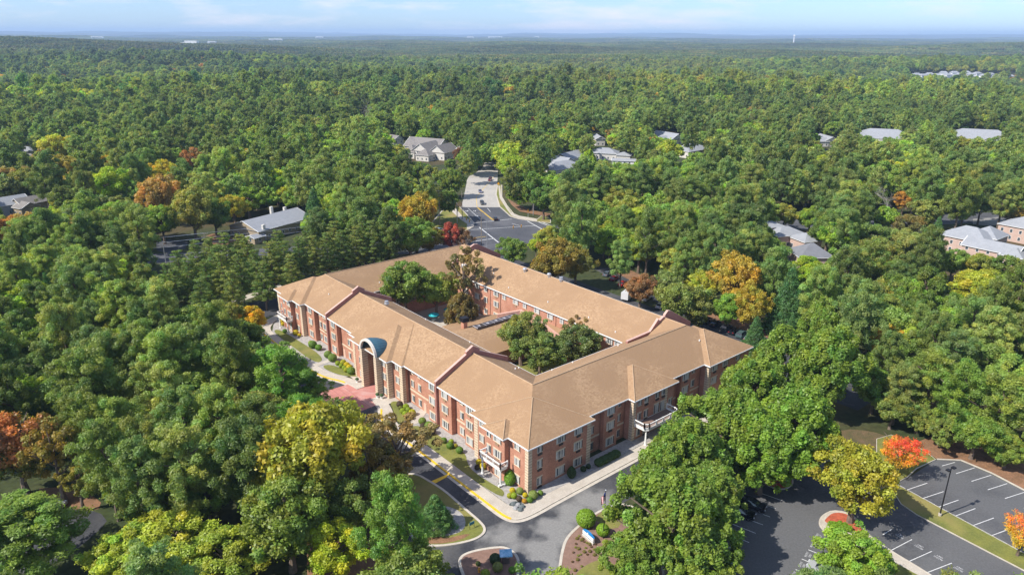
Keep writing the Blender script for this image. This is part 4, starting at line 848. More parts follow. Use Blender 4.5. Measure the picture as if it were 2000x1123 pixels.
x,y=G(973.5,369); t=empty('warning_sign',(x,y,.1),0,'yellow diamond warning sign on the right kerb of the far road','sign'); m=MB(); m.tube((0,0,0),(0,0,2.4),.05,n=5); m.build('post',M_GALV,t); m=MB(); v=[(0,-.06,2.0),(.75,-.06,2.75),(0,-.06,3.5),(-.75,-.06,2.75)]; m.add(v+[(a,.0,c) for a,b,c in v],[(0,1,2,3),(7,6,5,4),(0,4,5,1),(1,5,6,2),(2,6,7,3),(3,7,4,0)]); m.build('sign_plate',M_SIG,t)
x,y=G(955,312); m=MB(); 
for i in range(5): m.lathe([(1.1,0),(1.3,.3),(.9,.8),(.1,1)],(i-2)*2.0,random.uniform(-.3,.3),8)
o=m.build('marigold_bed',mat('marigold',(.75,.38,.02),.9,.2,2)); o.location=(x,y,.1); tag(o,'bright yellow flower bed at the far end of the road',kind='stuff')
# ================================================================ HOUSES
M_RG=mat('grey_shingle',(.30,.31,.33),.9,.08,.6,col2=(.26,.27,.29)); M_RD=mat('dark_grey_shingle',(.17,.175,.19),.9,.08,.6); M_RT=mat('taupe_shingle',(.23,.21,.195),.9,.08,.6,col2=(.19,.175,.165))
M_SID=mat('pale_siding',(.60,.57,.52),.8,.04,1); M_PNK=mat('pink_brick',(.50,.36,.30),.9,.06,1); M_TANW=mat('tan_siding',(.34,.27,.18),.8,.06,1); M_GW=mat('grey_siding',(.33,.35,.37),.8,.04,1)
def house(u,v,ru,rv,masses,label,wallm,roofm,name='house',zoff=0,hw=(1.2,1.3),chim=None,cat='house'):
    """masses: (x,y,lx,ly,eave,pitch,ridge axis,'gable'|'hip'), axes local with x towards pixel (ru,rv)"""
    x,y=G(u,v,zoff); 
    z0=float(hills(x,y)); 
    if z0!=0: x,y=G(u,v,z0+zoff)
    x2,y2=G(ru,rv,zoff if z0==0 else z0+zoff); t=empty(name,(x,y,z0),math.atan2(y2-y,x2-x),label,cat)
    wm=MB(); rm=MB(); wd=MB(); tr=MB()
    for k,(cx,cy,lx,ly,ev,pt,ax,ty) in enumerate(masses):
        e=k*.011
        wm.box(cx-lx/2,cx+lx/2,cy-ly/2,cy+ly/2,0,ev-.02+e)
        ov=.45; X0,X1,Y0,Y1=cx-lx/2-ov,cx+lx/2+ov,cy-ly/2-ov,cy+ly/2+ov
        if ax=='x': h=(Y1-Y0)/2; f=lambda a,b,z:(a,b,z); A0,A1,B0,B1=X0,X1,Y0,Y1
        else: h=(X1-X0)/2; f=lambda a,b,z:(b,a,z); A0,A1,B0,B1=Y0,Y1,X0,X1
        z=ev+h*pt; ins=h if ty=='hip' else 0; bm_=(B0+B1)/2
        if A1-A0<2*ins: ins=(A1-A0)/2-.05
        P_=[f(A0,B0,ev+e),f(A1,B0,ev+e),f(A1,B1,ev+e),f(A0,B1,ev+e),f(A0+ins,bm_,z+e),f(A1-ins,bm_,z+e)]
        fs=[(0,1,5,4),(2,3,4,5),(0,3,2,1)]
        rm.add(P_,fs+([(1,2,5),(3,0,4)] if ins else []))
        if not ins: wm.add([f(A0+ov,B0+ov,ev-.02),f(A0+ov,B1-ov,ev-.02),f(A0+ov,bm_,z-ov*pt)],[(0,1,2)]); wm.add([f(A1-ov,B0+ov,ev-.02),f(A1-ov,B1-ov,ev-.02),f(A1-ov,bm_,z-ov*pt)],[(0,2,1)])
        for (p,q) in ((0,1),(1,2),(2,3),(3,0)) if ins else ((0,1),(2,3),(0,4),(4,3),(1,5),(5,2)):
            a=list(P_[p]);b=list(P_[q]); tr.tube((a[0],a[1],a[2]-.08),(b[0],b[1],b[2]-.08),.12,n=4)
        nx=max(1,int(lx/3.2)); ny=max(1,int(ly/3.2)); fl=[1.6]+([4.4] if ev>5 else [])
        for zz in fl:
            for i in range(nx):
                xx=cx-lx/2+(i+.5)*lx/nx
                for s in (-1,1): yy=cy+s*ly/2; wd.append((xx,yy,zz,'y',s)) if False else wins(wd,xx,yy,zz,'y',s)
            for i in range(ny):
                yy=cy-ly/2+(i+.5)*ly/ny
                for s in (-1,1): wins(wd,cx+s*lx/2,yy,zz,'x',s)
    wm.build('wall',wallm,t); r_=rm.build('roof',roofm,t); tr.build('trim',M_WH,t)
    tag(wd.build('window',[M_WH,M_GL],t),kind='stuff') if len(wd.f)>900 else wd.build('windows',[M_WH,M_GL],t)
    if chim:
        for c in chim:
            m=MB(); m.box(c[0]-.6,c[0]+.6,c[1]-.5,c[1]+.5,0,c[2]); m.build('chimney',M_SID,t)
    return t
def wins(m,x,y,z,ax,s):
    if ax=='y': m.box(x-.55,x+.55,y-.05 ,y+.05,z-.75,z+.75,0); m.box(x-.45,x+.45,y-.07,y+.07,z-.65,z+.65,1)
    else: m.box(x-.05,x+.05,y-.55,y+.55,z-.75,z+.75,0); m.box(x-.07,x+.07,y-.45,y+.45,z-.65,z+.65,1)
house(532,452,572,441,[(0,0,28,18,4.4,.34,'x','gable'),(-15,-8,5,5,2.6,.3,'x','gable')],'long low building with a broad grey shaded roof behind the pine row',M_TANW,M_RG,chim=[(8,9,8),(13.6,7,7),(-11,-8.5,6.5)])
house(835,300,858,302,[(0,0,28,17,5.6,.6,'x','gable'),(9,-13,13,20,5.4,.7,'y','gable'),(21,-12,12,18,5.0,.7,'y','gable'),(0,-18,10,12,4.4,.7,'y','hip'),(34,2,14,14,5.4,.65,'x','gable'),(15,-25,10,9,4,.7,'y','hip')],'cluster of taupe gabled townhouses left of the far road',M_SID,M_RT)
house(768,287,780,289,[(0,0,14,9,6,.6,'x','gable')],'pale gable end showing left of the taupe townhouses',M_SID,M_RT)
house(1096,338,1120,334,[(0,0,26,14,4,.45,'x','hip'),(10,9,14,12,4,.5,'y','gable')],'pale grey roof nearest the right side of the far road',M_SID,M_RG)
house(1112,318,1135,312,[(0,0,22,12,4,.5,'x','gable'),(20,3,14,10,4,.5,'x','gable')],'white-trimmed grey gable roofs behind the bright green conical tree',M_SID,M_RG)
house(1180,310,1200,311,[(0,0,18,12,4.5,.45,'x','hip'),(14,-4,9,8,4,.4,'x','hip')],'grey roofed house beside the white garage doors',M_SID,M_RG)
house(1220,322,1245,323,[(0,0,16,6,3,.3,'x','gable')],'row of white garages under the round green trees',M_WH,M_RG)
house(1168,282,1176,288,[(0,0,18,7,5,.55,'x','gable')],'narrow white-edged gable roof behind the yellow-green trees',M_SID,M_RG)
house(1302,280,1325,284,[(0,0,24,14,4.6,.55,'x','gable'),(4,-9,10,8,4,.5,'y','gable')],'pale grey roof with stepped white gable edges',M_SID,M_RG)
house(1348,304,1372,300,[(0,0,24,15,4.6,.45,'x','hip'),(8,5,8,10,4.6,.5,'y','gable')],'low grey hipped roof with one white gable',M_SID,M_RG)
house(1470,296,1490,296,[(0,0,16,12,4.6,.45,'y','hip')],'small grey roof corner between the round trees',M_SID,M_RG)
house(1390,256,1410,256,[(0,0,16,10,4.6,.5,'x','hip')],'tiny grey roof peak among round olive trees',M_SID,M_RG)
house(1612,283,1635,290,[(0,0,20,10,4.6,.5,'x','gable'),(6,-8,9,10,4,.5,'y','gable'),(-8,5,8,7,4,.4,'x','hip')],'grey house with a light gable left of the wide roof',M_SID,M_RG)
house(1722,280,1760,282,[(0,0,44,24,5,.5,'x','hip'),(-16,-8,14,16,5,.5,'y','hip')],'wide pale grey hipped roof with two dark dormers',M_SID,M_RG)
house(1908,282,1945,284,[(0,0,50,26,5,.5,'x','hip'),(-14,-12,9,10,5,.7,'y','gable'),(4,-14,7,8,5,.7,'y','gable')],'wide grey hipped roof at far right with white dormers',M_SID,M_RG)
house(1541,482,1560,480,[(0,4,13,10,5,.45,'x','hip'),(3,-5,8,9,4.5,.5,'y','hip'),(-4,9,10,7,7,.4,'x','hip')],'grey stepped roof house left of the dark roof point',M_PNK,M_RG)
house(1580,520,1600,520,[(0,0,12,11,5,.65,'x','hip')],'steep dark grey roof point showing among the trees',M_PNK,M_RD)
house(1893,496,1925,503,[(-2,2,17,13,6.4,.55,'x','hip'),(9,-4,18,9,5.2,.55,'x','gable'),(2,8,10,11,7,.6,'y','hip'),(17,-5,7,10,5,.6,'y','hip')],'large pink brick house with many pale grey hips and dormers',M_PNK,M_RG)
house(1990,470,2020,476,[(3,2,20,13,6.4,.5,'x','hip')],'pink brick house cut by the right edge of the photo',M_PNK,M_RG)
house(12,418,35,414,[(0,0,18,11,5,.5,'x','gable')],'grey sided house at the left edge',M_GW,M_RG)
house(68,412,88,408,[(0,0,15,9,4.6,.55,'x','gable'),(-6,-5,8,7,4,.5,'y','gable')],'pale taupe double roof near the left edge',M_TANW,M_RT)
house(55,308,70,308,[(0,0,12,9,5,.5,'x','hip')],'small grey roof among the left trees',M_SID,M_RG)
house(488,352,505,346,[(0,0,20,12,4.6,.45,'x','gable')],'grey roof glimpsed between tall pines above the long low building',M_SID,M_RG)
house(652,306,662,300,[(0,0,16,9,4.6,.5,'x','gable')],'red-brown roof glimpse among the pines at centre left',M_PNK,M_RT)
house(378,368,396,364,[(0,0,13,8,4,.4,'x','gable')],'small pale roof below the rust coloured tree',M_PNK,M_RT)
# distant pale buildings
fh=[(i,u,v) for i,(u,v) in enumerate([(1790,146),(1803,148),(1815,145),(1829,147),(1842,143),(1851,147),(1863,143),(1874,146),(1886,143),(1897,146),(1908,144),(1921,147),(1934,145),(1946,149),(1958,147),(1905,153),(1936,154),(1972,150)])]
PROTOH=None
for i,u,v in fh:
    best=1e9
    for Yc in range(1150,2400,20):
        Xc=(u-1000)/FPX*(Yc*cp+H*sp); zc_=float(hills(Xc,Yc)); e_=abs(proj(Xc,Yc,zc_+8)[1]-v)+abs(Yc-1500)*.004
        if e_<best: best=e_; X,Y,zz=Xc,Yc,zc_
    lab='pale house in the distant estate at right, number %s from its left end'%(['one','two','three','four','five','six','seven','eight','nine','ten','eleven','twelve','thirteen','fourteen','fifteen','sixteen','seventeen','eighteen'][i])
    if PROTOH is None:
        PROTOH=empty('distant_house',(X,Y,zz),.2,lab,'house','pale houses in the distant estate'); m=MB(); m.box(-8,8,-6,6,0,8); m.build('wall',M_WH,PROTOH); m=MB(); m.add([(-9,-7,8),(9,-7,8),(9,7,8),(-9,7,8),(-5,0,12),(5,0,12)],[(0,1,5,4),(2,3,4,5),(1,2,5),(3,0,4)]); m.build('roof',M_RG,PROTOH); hO=PROTOH
    else:
        hO=copy_tree(PROTOH); hO.location=(X,Y,zz); hO['label']=lab; hO.rotation_euler=(0,0,random.uniform(-.5,.5))
def farbox(u,v,wd,hh,label,dist,tiers=1,name='distant_building',cat='building'):
    """wd, hh in photo pixels, roof line at row v, standing dist metres away"""
    best=(1e9,dist)
    for Y in range(900,12000,50):
        X=(u-1000)/FPX*(Y*cp+H*sp); e=abs(H-(v+hh*.8-70.5)*Y/FPX-(float(hills(X,Y))+19)); 
        if e<best[0]-1: best=(e,Y)
    Y=best[1]; X=(u-1000)/FPX*(Y*cp+H*sp); z0=float(hills(X,Y)); s=Y/FPX; zt=H-(v-70.5)*s; zt=max(zt,z0+6)
    t=empty(name,(X,Y,z0),0,label,cat); m=MB(); h=zt-z0
    for k in range(tiers):
        m.box(-wd*s/2*(1-.25*k)+k*wd*s*.1,wd*s/2*(1-.25*k)+k*wd*s*.1,-14+k,14-k,0 if k==0 else h+.01,h if k==0 else h+hh*s*.5)
    m.build('wall',M_WH,t); m=MB(); m.box(-wd*s*.42,wd*s*.42,-14.3,-14.05,h-hh*s*.75,h-hh*s*.45); m.build('window_band',M_GL,t)
farbox(372,86,30,6,'white distant complex left of centre with stepped roofs',2450,2)
farbox(414,84,14,3,'small white distant block right of the stepped complex',2600)
farbox(190,76,22,3,'faint white distant roof at far left',3600)
farbox(538,79,24,4,'long white distant roof below the blue ridge',4200)
farbox(623,75,14,4,'pinkish white distant block on the ridge',6500)
farbox(966,74,26,3,'long white distant block at the centre horizon',8500)
farbox(917,74,12,3,'small white distant block at the centre horizon',8500)
farbox(1047,73.5,8,3,'tiny white distant block right of the centre horizon',9000)
farbox(1205,171,26,6,'two white roofs in a clearing of pale tree trunks',900,2)
zz=0
X=(1518.5-1000)/FPX*7000; Y=7000; zz=float(hills(X,Y)); t=empty('water_tower',(X,Y,zz),0,'slender white tower standing on the right horizon','tower'); m=MB(); m.lathe([(6,0),(5,68-zz),(9,71-zz),(9.5,78-zz),(7,82-zz),(1,83-zz)],n=10); m.build('shaft',M_WH,t)
# ================================================================ PLANTS
def rdir(n,up=0.0):
    v=RNG.normal(size=(n,3)); v[:,2]+=up; return v/np.linalg.norm(v,axis=1,keepdims=True)
def quads(name,c,nrm,size,asp,lc,m,tang=None):
    """n little leaf faces: centre, normal, size, aspect, colour"""
    n=len(c); t=RNG.normal(size=(n,3)) if tang is None else tang
    t-= (t*nrm).sum(1,keepdims=True)*nrm; t/=np.linalg.norm(t,axis=1,keepdims=True)+1e-9; b=np.cross(nrm,t)
    s=size[:,None]; w=(size*asp)[:,None]
    V=np.empty((n,4,3)); V[:,0]=c-t*s; V[:,1]=c-b*w; V[:,2]=c+t*s; V[:,3]=c+b*w
    me=bpy.data.meshes.new(name); me.vertices.add(4*n); me.vertices.foreach_set('co',V.reshape(-1).astype(np.float32))
    me.loops.add(4*n); me.loops.foreach_set('vertex_index',np.arange(4*n,dtype=np.int32)); me.polygons.add(n)
    me.polygons.foreach_set('loop_start',np.arange(0,4*n,4,dtype=np.int32)); me.polygons.foreach_set('loop_total',np.full(n,4,dtype=np.int32))
    a=me.attributes.new('lc','FLOAT_COLOR','POINT'); L=np.ones((n,4,4),dtype=np.float32); L[:,:,:3]=lc[:,None,:]; a.data.foreach_set('color',L.reshape(-1))
    me.materials.append(m); me.update(calc_edges=True); me.validate(); return me
def crown(kind,nl,seed,ls=1.0,m=None):
    """unit crown: radius 1, from z=0 (bottom) to z=HT; leaf faces scattered over many separate clumps"""
    global RNG; RNG=np.random.default_rng(seed)
    cl=[] # (centre, rx, rz, weight)
    HT={'broad':1.75,'oval':2.3,'pine':2.35,'layer':2.6,'cone':3.0,'sparse':1.8,'vase':1.5}[kind]
    lob=rdir(7,.25); la=RNG.uniform(.0,.34,7)
    if kind in('broad','oval','vase'):
        nc={'broad':120,'oval':260,'vase':100}[kind]
        for i in range(nc):
            d=rdir(1,.22)[0]; r=RNG.uniform(.30,1.0)**.45
            lump=.74+float((la*np.maximum(0,lob@d)**5).sum())*1.25+RNG.uniform(-.05,.07)
            h_=.5+d[2]*.46*r*lump; pr=1.0
            if kind=='oval': pr=1-.62*max(0,(h_-.40))/.6
            if kind=='vase': pr=.45+.55*min(1,h_*1.5)
            rc=RNG.uniform(.10,.19)*(1 if kind!='oval' else .62)
            cl.append(((d[0]*r*pr*lump,d[1]*r*pr*lump,HT*h_),rc,RNG.uniform(.75,1.1) if kind!='oval' else RNG.uniform(1.3,1.9)))
    elif kind=='pine':
        nb=44; tw=RNG.uniform(0,6)
        for i in range(nb):
            h=(i+.5)/nb; an=i*2.4+tw+RNG.uniform(-.5,.5); R=(1.0-.60*max(0,h-.38)/.62)*(.55+.45*min(1,h*2.2))*RNG.uniform(.55,1.15); z=.06+h*(HT-.30)
            for q in (.38,.62,.85,1.05):
                if RNG.random()<.15: continue
                r=R*q; cl.append(((r*math.cos(an+.2*q)+RNG.normal(0,.05),r*math.sin(an+.2*q)+RNG.normal(0,.05),z+.10*q+RNG.normal(0,.06)),RNG.uniform(.09,.165)*(.85+.25*q),RNG.uniform(.7,1.15)))
        for _ in range(8): cl.append(((RNG.normal(0,.12),RNG.normal(0,.12),HT-RNG.uniform(.02,.45)),RNG.uniform(.09,.16),1.1))
    elif kind=='layer':
        for k in range(12):
            h=k/11; R=(1-.74*h)*(.75 if k==0 else 1); nb=7 if k<8 else 4
            for j in range(nb):
                an=j*6.283/nb+k*1.1+RNG.uniform(-.35,.35); RR=R*RNG.uniform(.7,1.15)
                for q in (.45,.8,1.05):
                    if RNG.random()<.15: continue
                    r=RR*q; cl.append(((r*math.cos(an),r*math.sin(an),.1+h*(HT-.25)+RNG.uniform(-.05,.05)+.10*q),RNG.uniform(.12,.2)*(.6+.5*R),.32))
    elif kind=='cone':
        for k in range(150):
            h=(k/150)**1.15; R=.98*(1-h)**.9+.05; an=k*2.4; r=R*RNG.uniform(.55,.85); cl.append(((r*math.cos(an),r*math.sin(an),.12+h*(HT-.25)),.17*(1-.5*h),1.1))
    elif kind=='sparse':
        for i in range(60):
            d=rdir(1,.3)[0]; r=RNG.uniform(.4,1.0); cl.append(((d[0]*r,d[1]*r,HT*.5+d[2]*HT*.45*r),RNG.uniform(.06,.15),.8))
    wts=np.array([c[1]**2 for c in cl]); cnt=np.maximum(6,(wts/wts.sum()*nl).astype(int))
    C=[];Nn=[];S_=[];A_=[];L_=[];T_=[]
    for (c,r,fz),n in zip(cl,cnt):
        d=rdir(n,.30); rad=r*(.45+.6*RNG.random(n)**.5); out=np.array([c[0],c[1],0]); 
        rad=rad*np.where(RNG.random(n)<.12,1.35,1.0); p=np.array(c)+d*rad[:,None]*np.array([1,1,fz]); nr=d*.75+RNG.normal(size=(n,3))*.6+np.array([-.18,-.08,.30])*0+np.array([0,0,.25]); nr/=np.linalg.norm(nr,axis=1,keepdims=True)
        sz={'pine':.043,'layer':.042,'cone':.042,'broad':.036,'oval':.032,'sparse':.036,'vase':.036}[kind]*ls*(.7+.6*RNG.random(n)); asp=np.full(n,{'pine':.32,'layer':.34,'cone':.34}.get(kind,.62))
        g=RNG.uniform(.74,1.24); hue=RNG.normal(0,.07); lc=np.stack([np.full(n,g*(1+hue*1.4)),np.full(n,g),np.full(n,g*(1-hue))],1)*(.84+.32*RNG.random(n))[:,None]
        C.append(p);Nn.append(nr);S_.append(sz);A_.append(asp);L_.append(lc)
        if kind in('pine','layer'): T_.append(d+RNG.normal(size=(n,3))*.5+np.array([0,0,.5 if kind=='pine' else 0]))
        else: T_.append(RNG.normal(size=(n,3)))
    me=quads('crown',np.concatenate(C),np.concatenate(Nn),np.concatenate(S_),np.concatenate(A_),np.clip(np.concatenate(L_),0.3,1.6),m or M_LEAF,np.concatenate(T_))
    return me,HT,cl
def trunkmesh(kind,cl,HT,rel,seed,mt=None,ends=12):
    """trunk of unit-crown scale, base at z=-rel (ground) up to the crown, with limbs reaching into the clumps"""
    rr=random.Random(seed); m=MB(); top=HT*.9 if kind in('pine','layer','cone') else HT*.55
    r0={'pine':.060,'layer':.05,'cone':.05}.get(kind,.075); z0=-rel; n=5; pv=(0,0,z0); pr=r0*1.25
    for i in range(1,n+1):
        t=i/n; p=(rr.uniform(-.03,.03),rr.uniform(-.03,.03),z0+(top-z0)*t); r=r0*(1-.72*t); m.tube(pv,p,pr,r,n=7,caps=False); pv=p; pr=r
    k=rr.sample(cl,min(ends+6,len(cl)))
    for c in k:
        c=c[0]; zs=max(-rel*.35,min(top*.9,c[2]-.35-.25*math.hypot(c[0],c[1]))); m.tube((0,0,zs),(c[0]*.55,c[1]*.55,(zs+c[2])/2+.03),.026,.018,n=5,caps=False); m.tube((c[0]*.55,c[1]*.55,(zs+c[2])/2+.03),(c[0],c[1],c[2]),.018,.007,n=4,caps=False)
    return m.mesh('trunk',mt or M_BARK)
PROT={}
def protos(kind,n,nl,rel,ls=1.0):
    PROT[kind]=[]
    for i in range(n):
        me,HT,cl=crown(kind,nl,100+i*17+len(kind)*7,ls); PROT[kind].append((me,trunkmesh(kind,cl,HT,rel,i),HT,rel))
protos('broad',4,22000,.55); protos('oval',3,46000,.25); protos('pine',5,24000,1.0); protos('layer',2,17000,.75); protos('cone',2,20000,.06); protos('sparse',2,6000,.6); protos('vase',2,18000,.45)
CATN={'broad':('broadleaf_tree','broadleaf tree'),'oval':('broadleaf_tree','broadleaf tree'),'vase':('broadleaf_tree','broadleaf tree'),'sparse':('broadleaf_tree','broadleaf tree'),'pine':('pine_tree','pine tree'),'layer':('pine_tree','pine tree'),'cone':('cedar_tree','evergreen tree')}
def tree(kind,x,y,R,hs,colr,label,group=None,i=None,z=0,crownme=None,mt=None):
    """R crown radius in metres, hs vertical stretch"""
    pl=PROT[kind]; me,tm,HT,rel=pl[(i if i is not None else random.randrange(len(pl)))%len(pl)]
    nm,ct=CATN[kind]; t=empty(nm,(x,y,z),random.uniform(0,6.28),label,ct,group)
    c=link('crown',crownme or me,t,loc=(0,0,rel*R*hs)); c.scale=(R*random.uniform(.93,1.07),R*random.uniform(.93,1.07),R*hs); c.color=(*colr,1)
    k=link('trunk',tm if mt is None else mt,t,loc=(0,0,rel*R*hs)); k.scale=(R,R,R*hs); return t
def tree_px(kind,u,v,rp,hs,colr,label,i=None,group=None,**kw):
    """place so that the crown centre (u,v) and half width rp in the photo are met"""
    HT=PROT[kind][0][2]; rel=PROT[kind][0][3]; R=5
    for _ in range(8):
        zc=(rel+HT/2)*R*hs; x,y=G(u,v,zc); _,_,w_=proj(x,y,zc); R=rp*w_/FPX
    return tree(kind,x,y,R*1.06,hs,colr,label,group,i,**kw)
random.seed(3)
PG=(.078,.108,.036); PG2=(.066,.100,.038); MG=(.078,.118,.028); BGc=(.098,.150,.024); YG=(.145,.175,.028); OL=(.115,.125,.035); GO=(.21,.155,.03); OR=(.20,.105,.035); RU=(.16,.085,.04); RDc=(.155,.04,.04); GG=(.105,.13,.06); DKG=(.045,.09,.035); BRN=(.17,.115,.06); CED=(.036,.078,.034); TANc=(.18,.135,.06)
def twotone(seed,kind,nl,lo,hi,axis=(1,0,1),bias=0):
    """a crown whose leaves turn from one colour to another across it"""
    me,HT,cl=crown(kind,nl,seed); n=len(me.vertices); co=np.empty(n*3,dtype=np.float32); me.vertices.foreach_get('co',co); co=co.reshape(-1,3)
    t=co@np.array(axis); t=(t-t.mean())/(t.std()+1e-6)+bias; r=np.random.default_rng(seed).normal(size=n//4).repeat(4)*.55; k=1/(1+np.exp(-(t+r)*2.2)); col=np.array(lo)[None]*(1-k[:,None])+np.array(hi)[None]*k[:,None]
    a=me.attributes['lc']; L=np.empty(n*4,dtype=np.float32); a.data.foreach_get('color',L); L=L.reshape(-1,4); L[:,:3]*=col; a.data.foreach_set('color',L.reshape(-1)); return me
W1=(1,1,1)
HERO=[]   # (u,v,rp_x,rp_y) of hand-placed crowns, to keep the scattered ones off them
def hero(kind,u,v,rp,hs,colr,label,**kw):
    HERO.append((u,v,rp)); return tree_px(kind,u,v,rp,hs,colr,label,**kw)
# the row of big clipped-looking willow oaks between the building and the lot
OKC=(.070,.108,.021)
for k,(u,v,rp,hs,l) in enumerate([(1318,1012,111,.86,'huge green willow oak nearest the bottom edge, beside the flower bed'),(1292,925,80,.84,'large willow oak behind the flagpole, hiding the drive'),(1352,890,84,.84,'willow oak below the long white balcony'),(1418,838,88,.84,'willow oak between the long balcony and the black vehicles'),(1492,880,88,.80,'bright green willow oak overhanging the two black vehicles'),(1470,768,80,.84,'willow oak in front of the right end of the building'),(1562,835,94,.86,'bright green willow oak whose trunk stands in the red mulch island'),(1545,712,76,.88,'tall willow oak next to the silver car row'),(1612,722,84,.92,'tall willow oak at the far right end of the row'),(1392,968,78,.80,'willow oak between the huge one and the black vehicles'),(1600,650,56,.9,'smaller willow oak topping the far end of the row'),(1238,1092,66,.72,'lower bushy willow oak overhanging the mulch bed at the bottom edge'),(1368,1085,88,.70,'willow oak at the bottom edge right of the huge one')]):
    hero('oval',u,v,rp,hs,OKC if k not in(4,6) else (.068,.115,.019),l,i=k)
hero('broad',1676,935,76,.95,(.135,.135,.02),'olive-yellow tree on the tip of the red mulch island',i=1)
hero('broad',1757,882,38,1.0,W1,'small maple turning red above and yellow below, beside the upper lot',crownme=twotone(5,'broad',8000,(0.232,0.174,0.017),(0.290,0.035,0.035),(.5,.4,1.5),-.55),i=2)
hero('broad',1672,1092,74,.62,BGc,'round leafy green tree over the silver car at the bottom',i=0)
hero('broad',1999,1042,34,1.1,W1,'small yellow and red maple cut by the right edge',crownme=twotone(9,'broad',6000,(0.244,0.191,0.017),(0.278,0.058,0.041),(0,.3,1.2),-.6),i=3)
hero('broad',600,890,104,1.1,(0.142,0.142,0.023),'big olive-gold oak at lower left, tallest of the front broadleaf trees',i=1)
hero('broad',560,1015,92,.95,(0.079,0.106,0.023),'deep green oak below the big olive-gold oak',i=3); hero('broad',505,960,50,1.0,(0.112,0.122,0.023),'olive tree left of the big olive-gold oak',i=0)
hero('broad',655,1075,66,.85,(0.145,0.178,0.017),'vivid yellow-green tree at the bottom left of the grass island',i=2)
hero('pine',768,1030,72,1.2,(0.073,0.125,0.033),'tall fresh green pine in front of the grass island',i=1)
hero('broad',330,1060,92,.55,YG,'wide yellow-green treetop along the bottom edge, left part',i=2); hero('broad',235,1085,70,.6,YG,'yellow-green treetop along the bottom edge beside the left lot',i=0); hero('broad',440,1085,74,.65,(0.125,0.152,0.026),'yellow-green treetop along the bottom edge below the pines',i=3)
hero('broad',285,985,40,1.1,(0.145,0.172,0.020),'small bright yellow-green tree above the bottom row, left',i=1); hero('broad',345,985,38,1.1,(0.139,0.165,0.020),'small bright yellow-green tree above the bottom row, right',i=3)
hero('pine',55,1040,108,.5,(.078,.118,.03),'airy pine with a spreading crown over the parked cars at lower left',i=2)
hero('broad',28,872,80,.95,W1,'rust-orange tree with green patches at the left edge',crownme=twotone(13,'broad',14000,(.085,.10,.03),(.20,.085,.045),(-.6,.3,1.0),.1),i=0); hero('sparse',105,890,62,1.15,(0.116,0.093,0.029),'thin olive and brown tree beside the rust-orange one',i=1); hero('sparse',150,935,45,1.1,(0.099,0.093,0.023),'thin gold-flecked tree over the straw bank',i=0)
hero('sparse',775,880,84,.8,(0.111,0.085,0.047),'open brown-leaved tree leaning over the drive',i=0); hero('sparse',735,850,50,.9,(0.111,0.093,0.043),'small brown-leaved tree beside the drive arrow',i=1); hero('broad',800,1130,84,.9,(.08,.11,.03),'green treetop at the bottom edge below the grass island',i=1); hero('broad',690,990,58,1.0,(.075,.10,.028),'dark green tree west of the grass island',i=3); hero('broad',738,938,58,1.0,(0.104,0.081,0.026),'low bronze tree at the head of the grass island',i=2)
hero('cone',850,1000,40,.62,DKG,'dark shaded holly on the grass island',i=0)
hero('broad',488,632,32,1.0,(0.220,0.157,0.012),'golden yellow tree left of the far balcony',i=2); hero('pine',548,735,66,.72,(0.066,0.125,0.026),'bright pine overlapping the walk left of the entrance',i=0); hero('pine',592,828,62,.72,(0.053,0.112,0.020),'deep green pine below the red forecourt',i=3); hero('pine',612,760,36,.7,(0.073,0.119,0.026),'small pine top beside the red forecourt',i=4); hero('sparse',645,800,38,.8,(0.076,0.102,0.030),'thin dark tree at the edge of the red forecourt',i=0)
hero('broad',811,425,44,1.15,(0.157,0.122,0.020),'large golden-bronze oak beyond the far roof',i=1); hero('broad',838,470,28,.9,(0.116,0.099,0.023),'bronze tree at the foot of the golden oak',i=0)
hero('broad',880,462,24,1.1,RDc,'crimson tree just left of the roof peak',i=2); hero('broad',903,468,22,1.0,(0.099,0.058,0.043),'dull maroon tree between the crimson one and the roof peak',i=3)
hero('broad',1002,490,29,.95,(0.072,0.111,0.030),'dark olive round tree right of the roof peak',i=1); hero('broad',1083,512,46,.95,(0.116,0.090,0.023),'large bronze-green tree beyond the far roof',i=0); hero('broad',1125,515,36,1.0,(0.099,0.093,0.023),'olive-bronze tree right of the large bronze-green one',i=3); hero('broad',1068,465,26,.9,(0.145,0.158,0.040),'pale yellow-green tree near the junction',i=2); hero('broad',1047,480,18,.9,(0.132,0.172,0.020),'small lime tree below the junction',i=1)
hero('broad',1252,565,32,.9,(0.116,0.067,0.041),'reddish-brown tree among the parked white vehicles',i=2); hero('vase',1325,590,52,.95,(0.086,0.106,0.033),'wide grey-green tree behind the far roof, nearer half',i=0); hero('vase',1295,560,36,1.0,(0.092,0.119,0.046),'grey-green tree top behind the reddish-brown tree',i=1); hero('vase',1365,608,36,.95,(0.086,0.096,0.030),'olive spreading tree left of the row of cars',i=1)
hero('broad',1440,545,46,1.2,(0.174,0.131,0.026),'tall golden-tan tree right of the rear parking',i=1); hero('broad',1468,600,36,1.1,(0.157,0.128,0.020),'golden tree below the tall golden-tan one',i=0); hero('broad',1420,605,34,.9,(0.086,0.145,0.026),'fresh green tree beside the straw bank',i=3); hero('cone',1540,590,42,1.05,CED,'tall blue-green cedar right of the golden trees',i=0); hero('cone',1475,655,30,.8,CED,'low dark cedar beside the row of cars',i=1); hero('broad',1568,535,40,.8,(0.112,0.165,0.020),'lime green tree in front of the steep grey roof',i=2); hero('broad',1375,560,32,1.0,(0.145,0.158,0.023),'yellow-green tree left of the tall golden-tan one',i=1)
hero('broad',790,560,52,.9,(0.069,0.099,0.023),'green courtyard tree with gold tips beside the front roof',i=0); hero('broad',852,568,40,.95,(0.092,0.119,0.026),'lighter green courtyard tree behind the umbrellas',i=1)
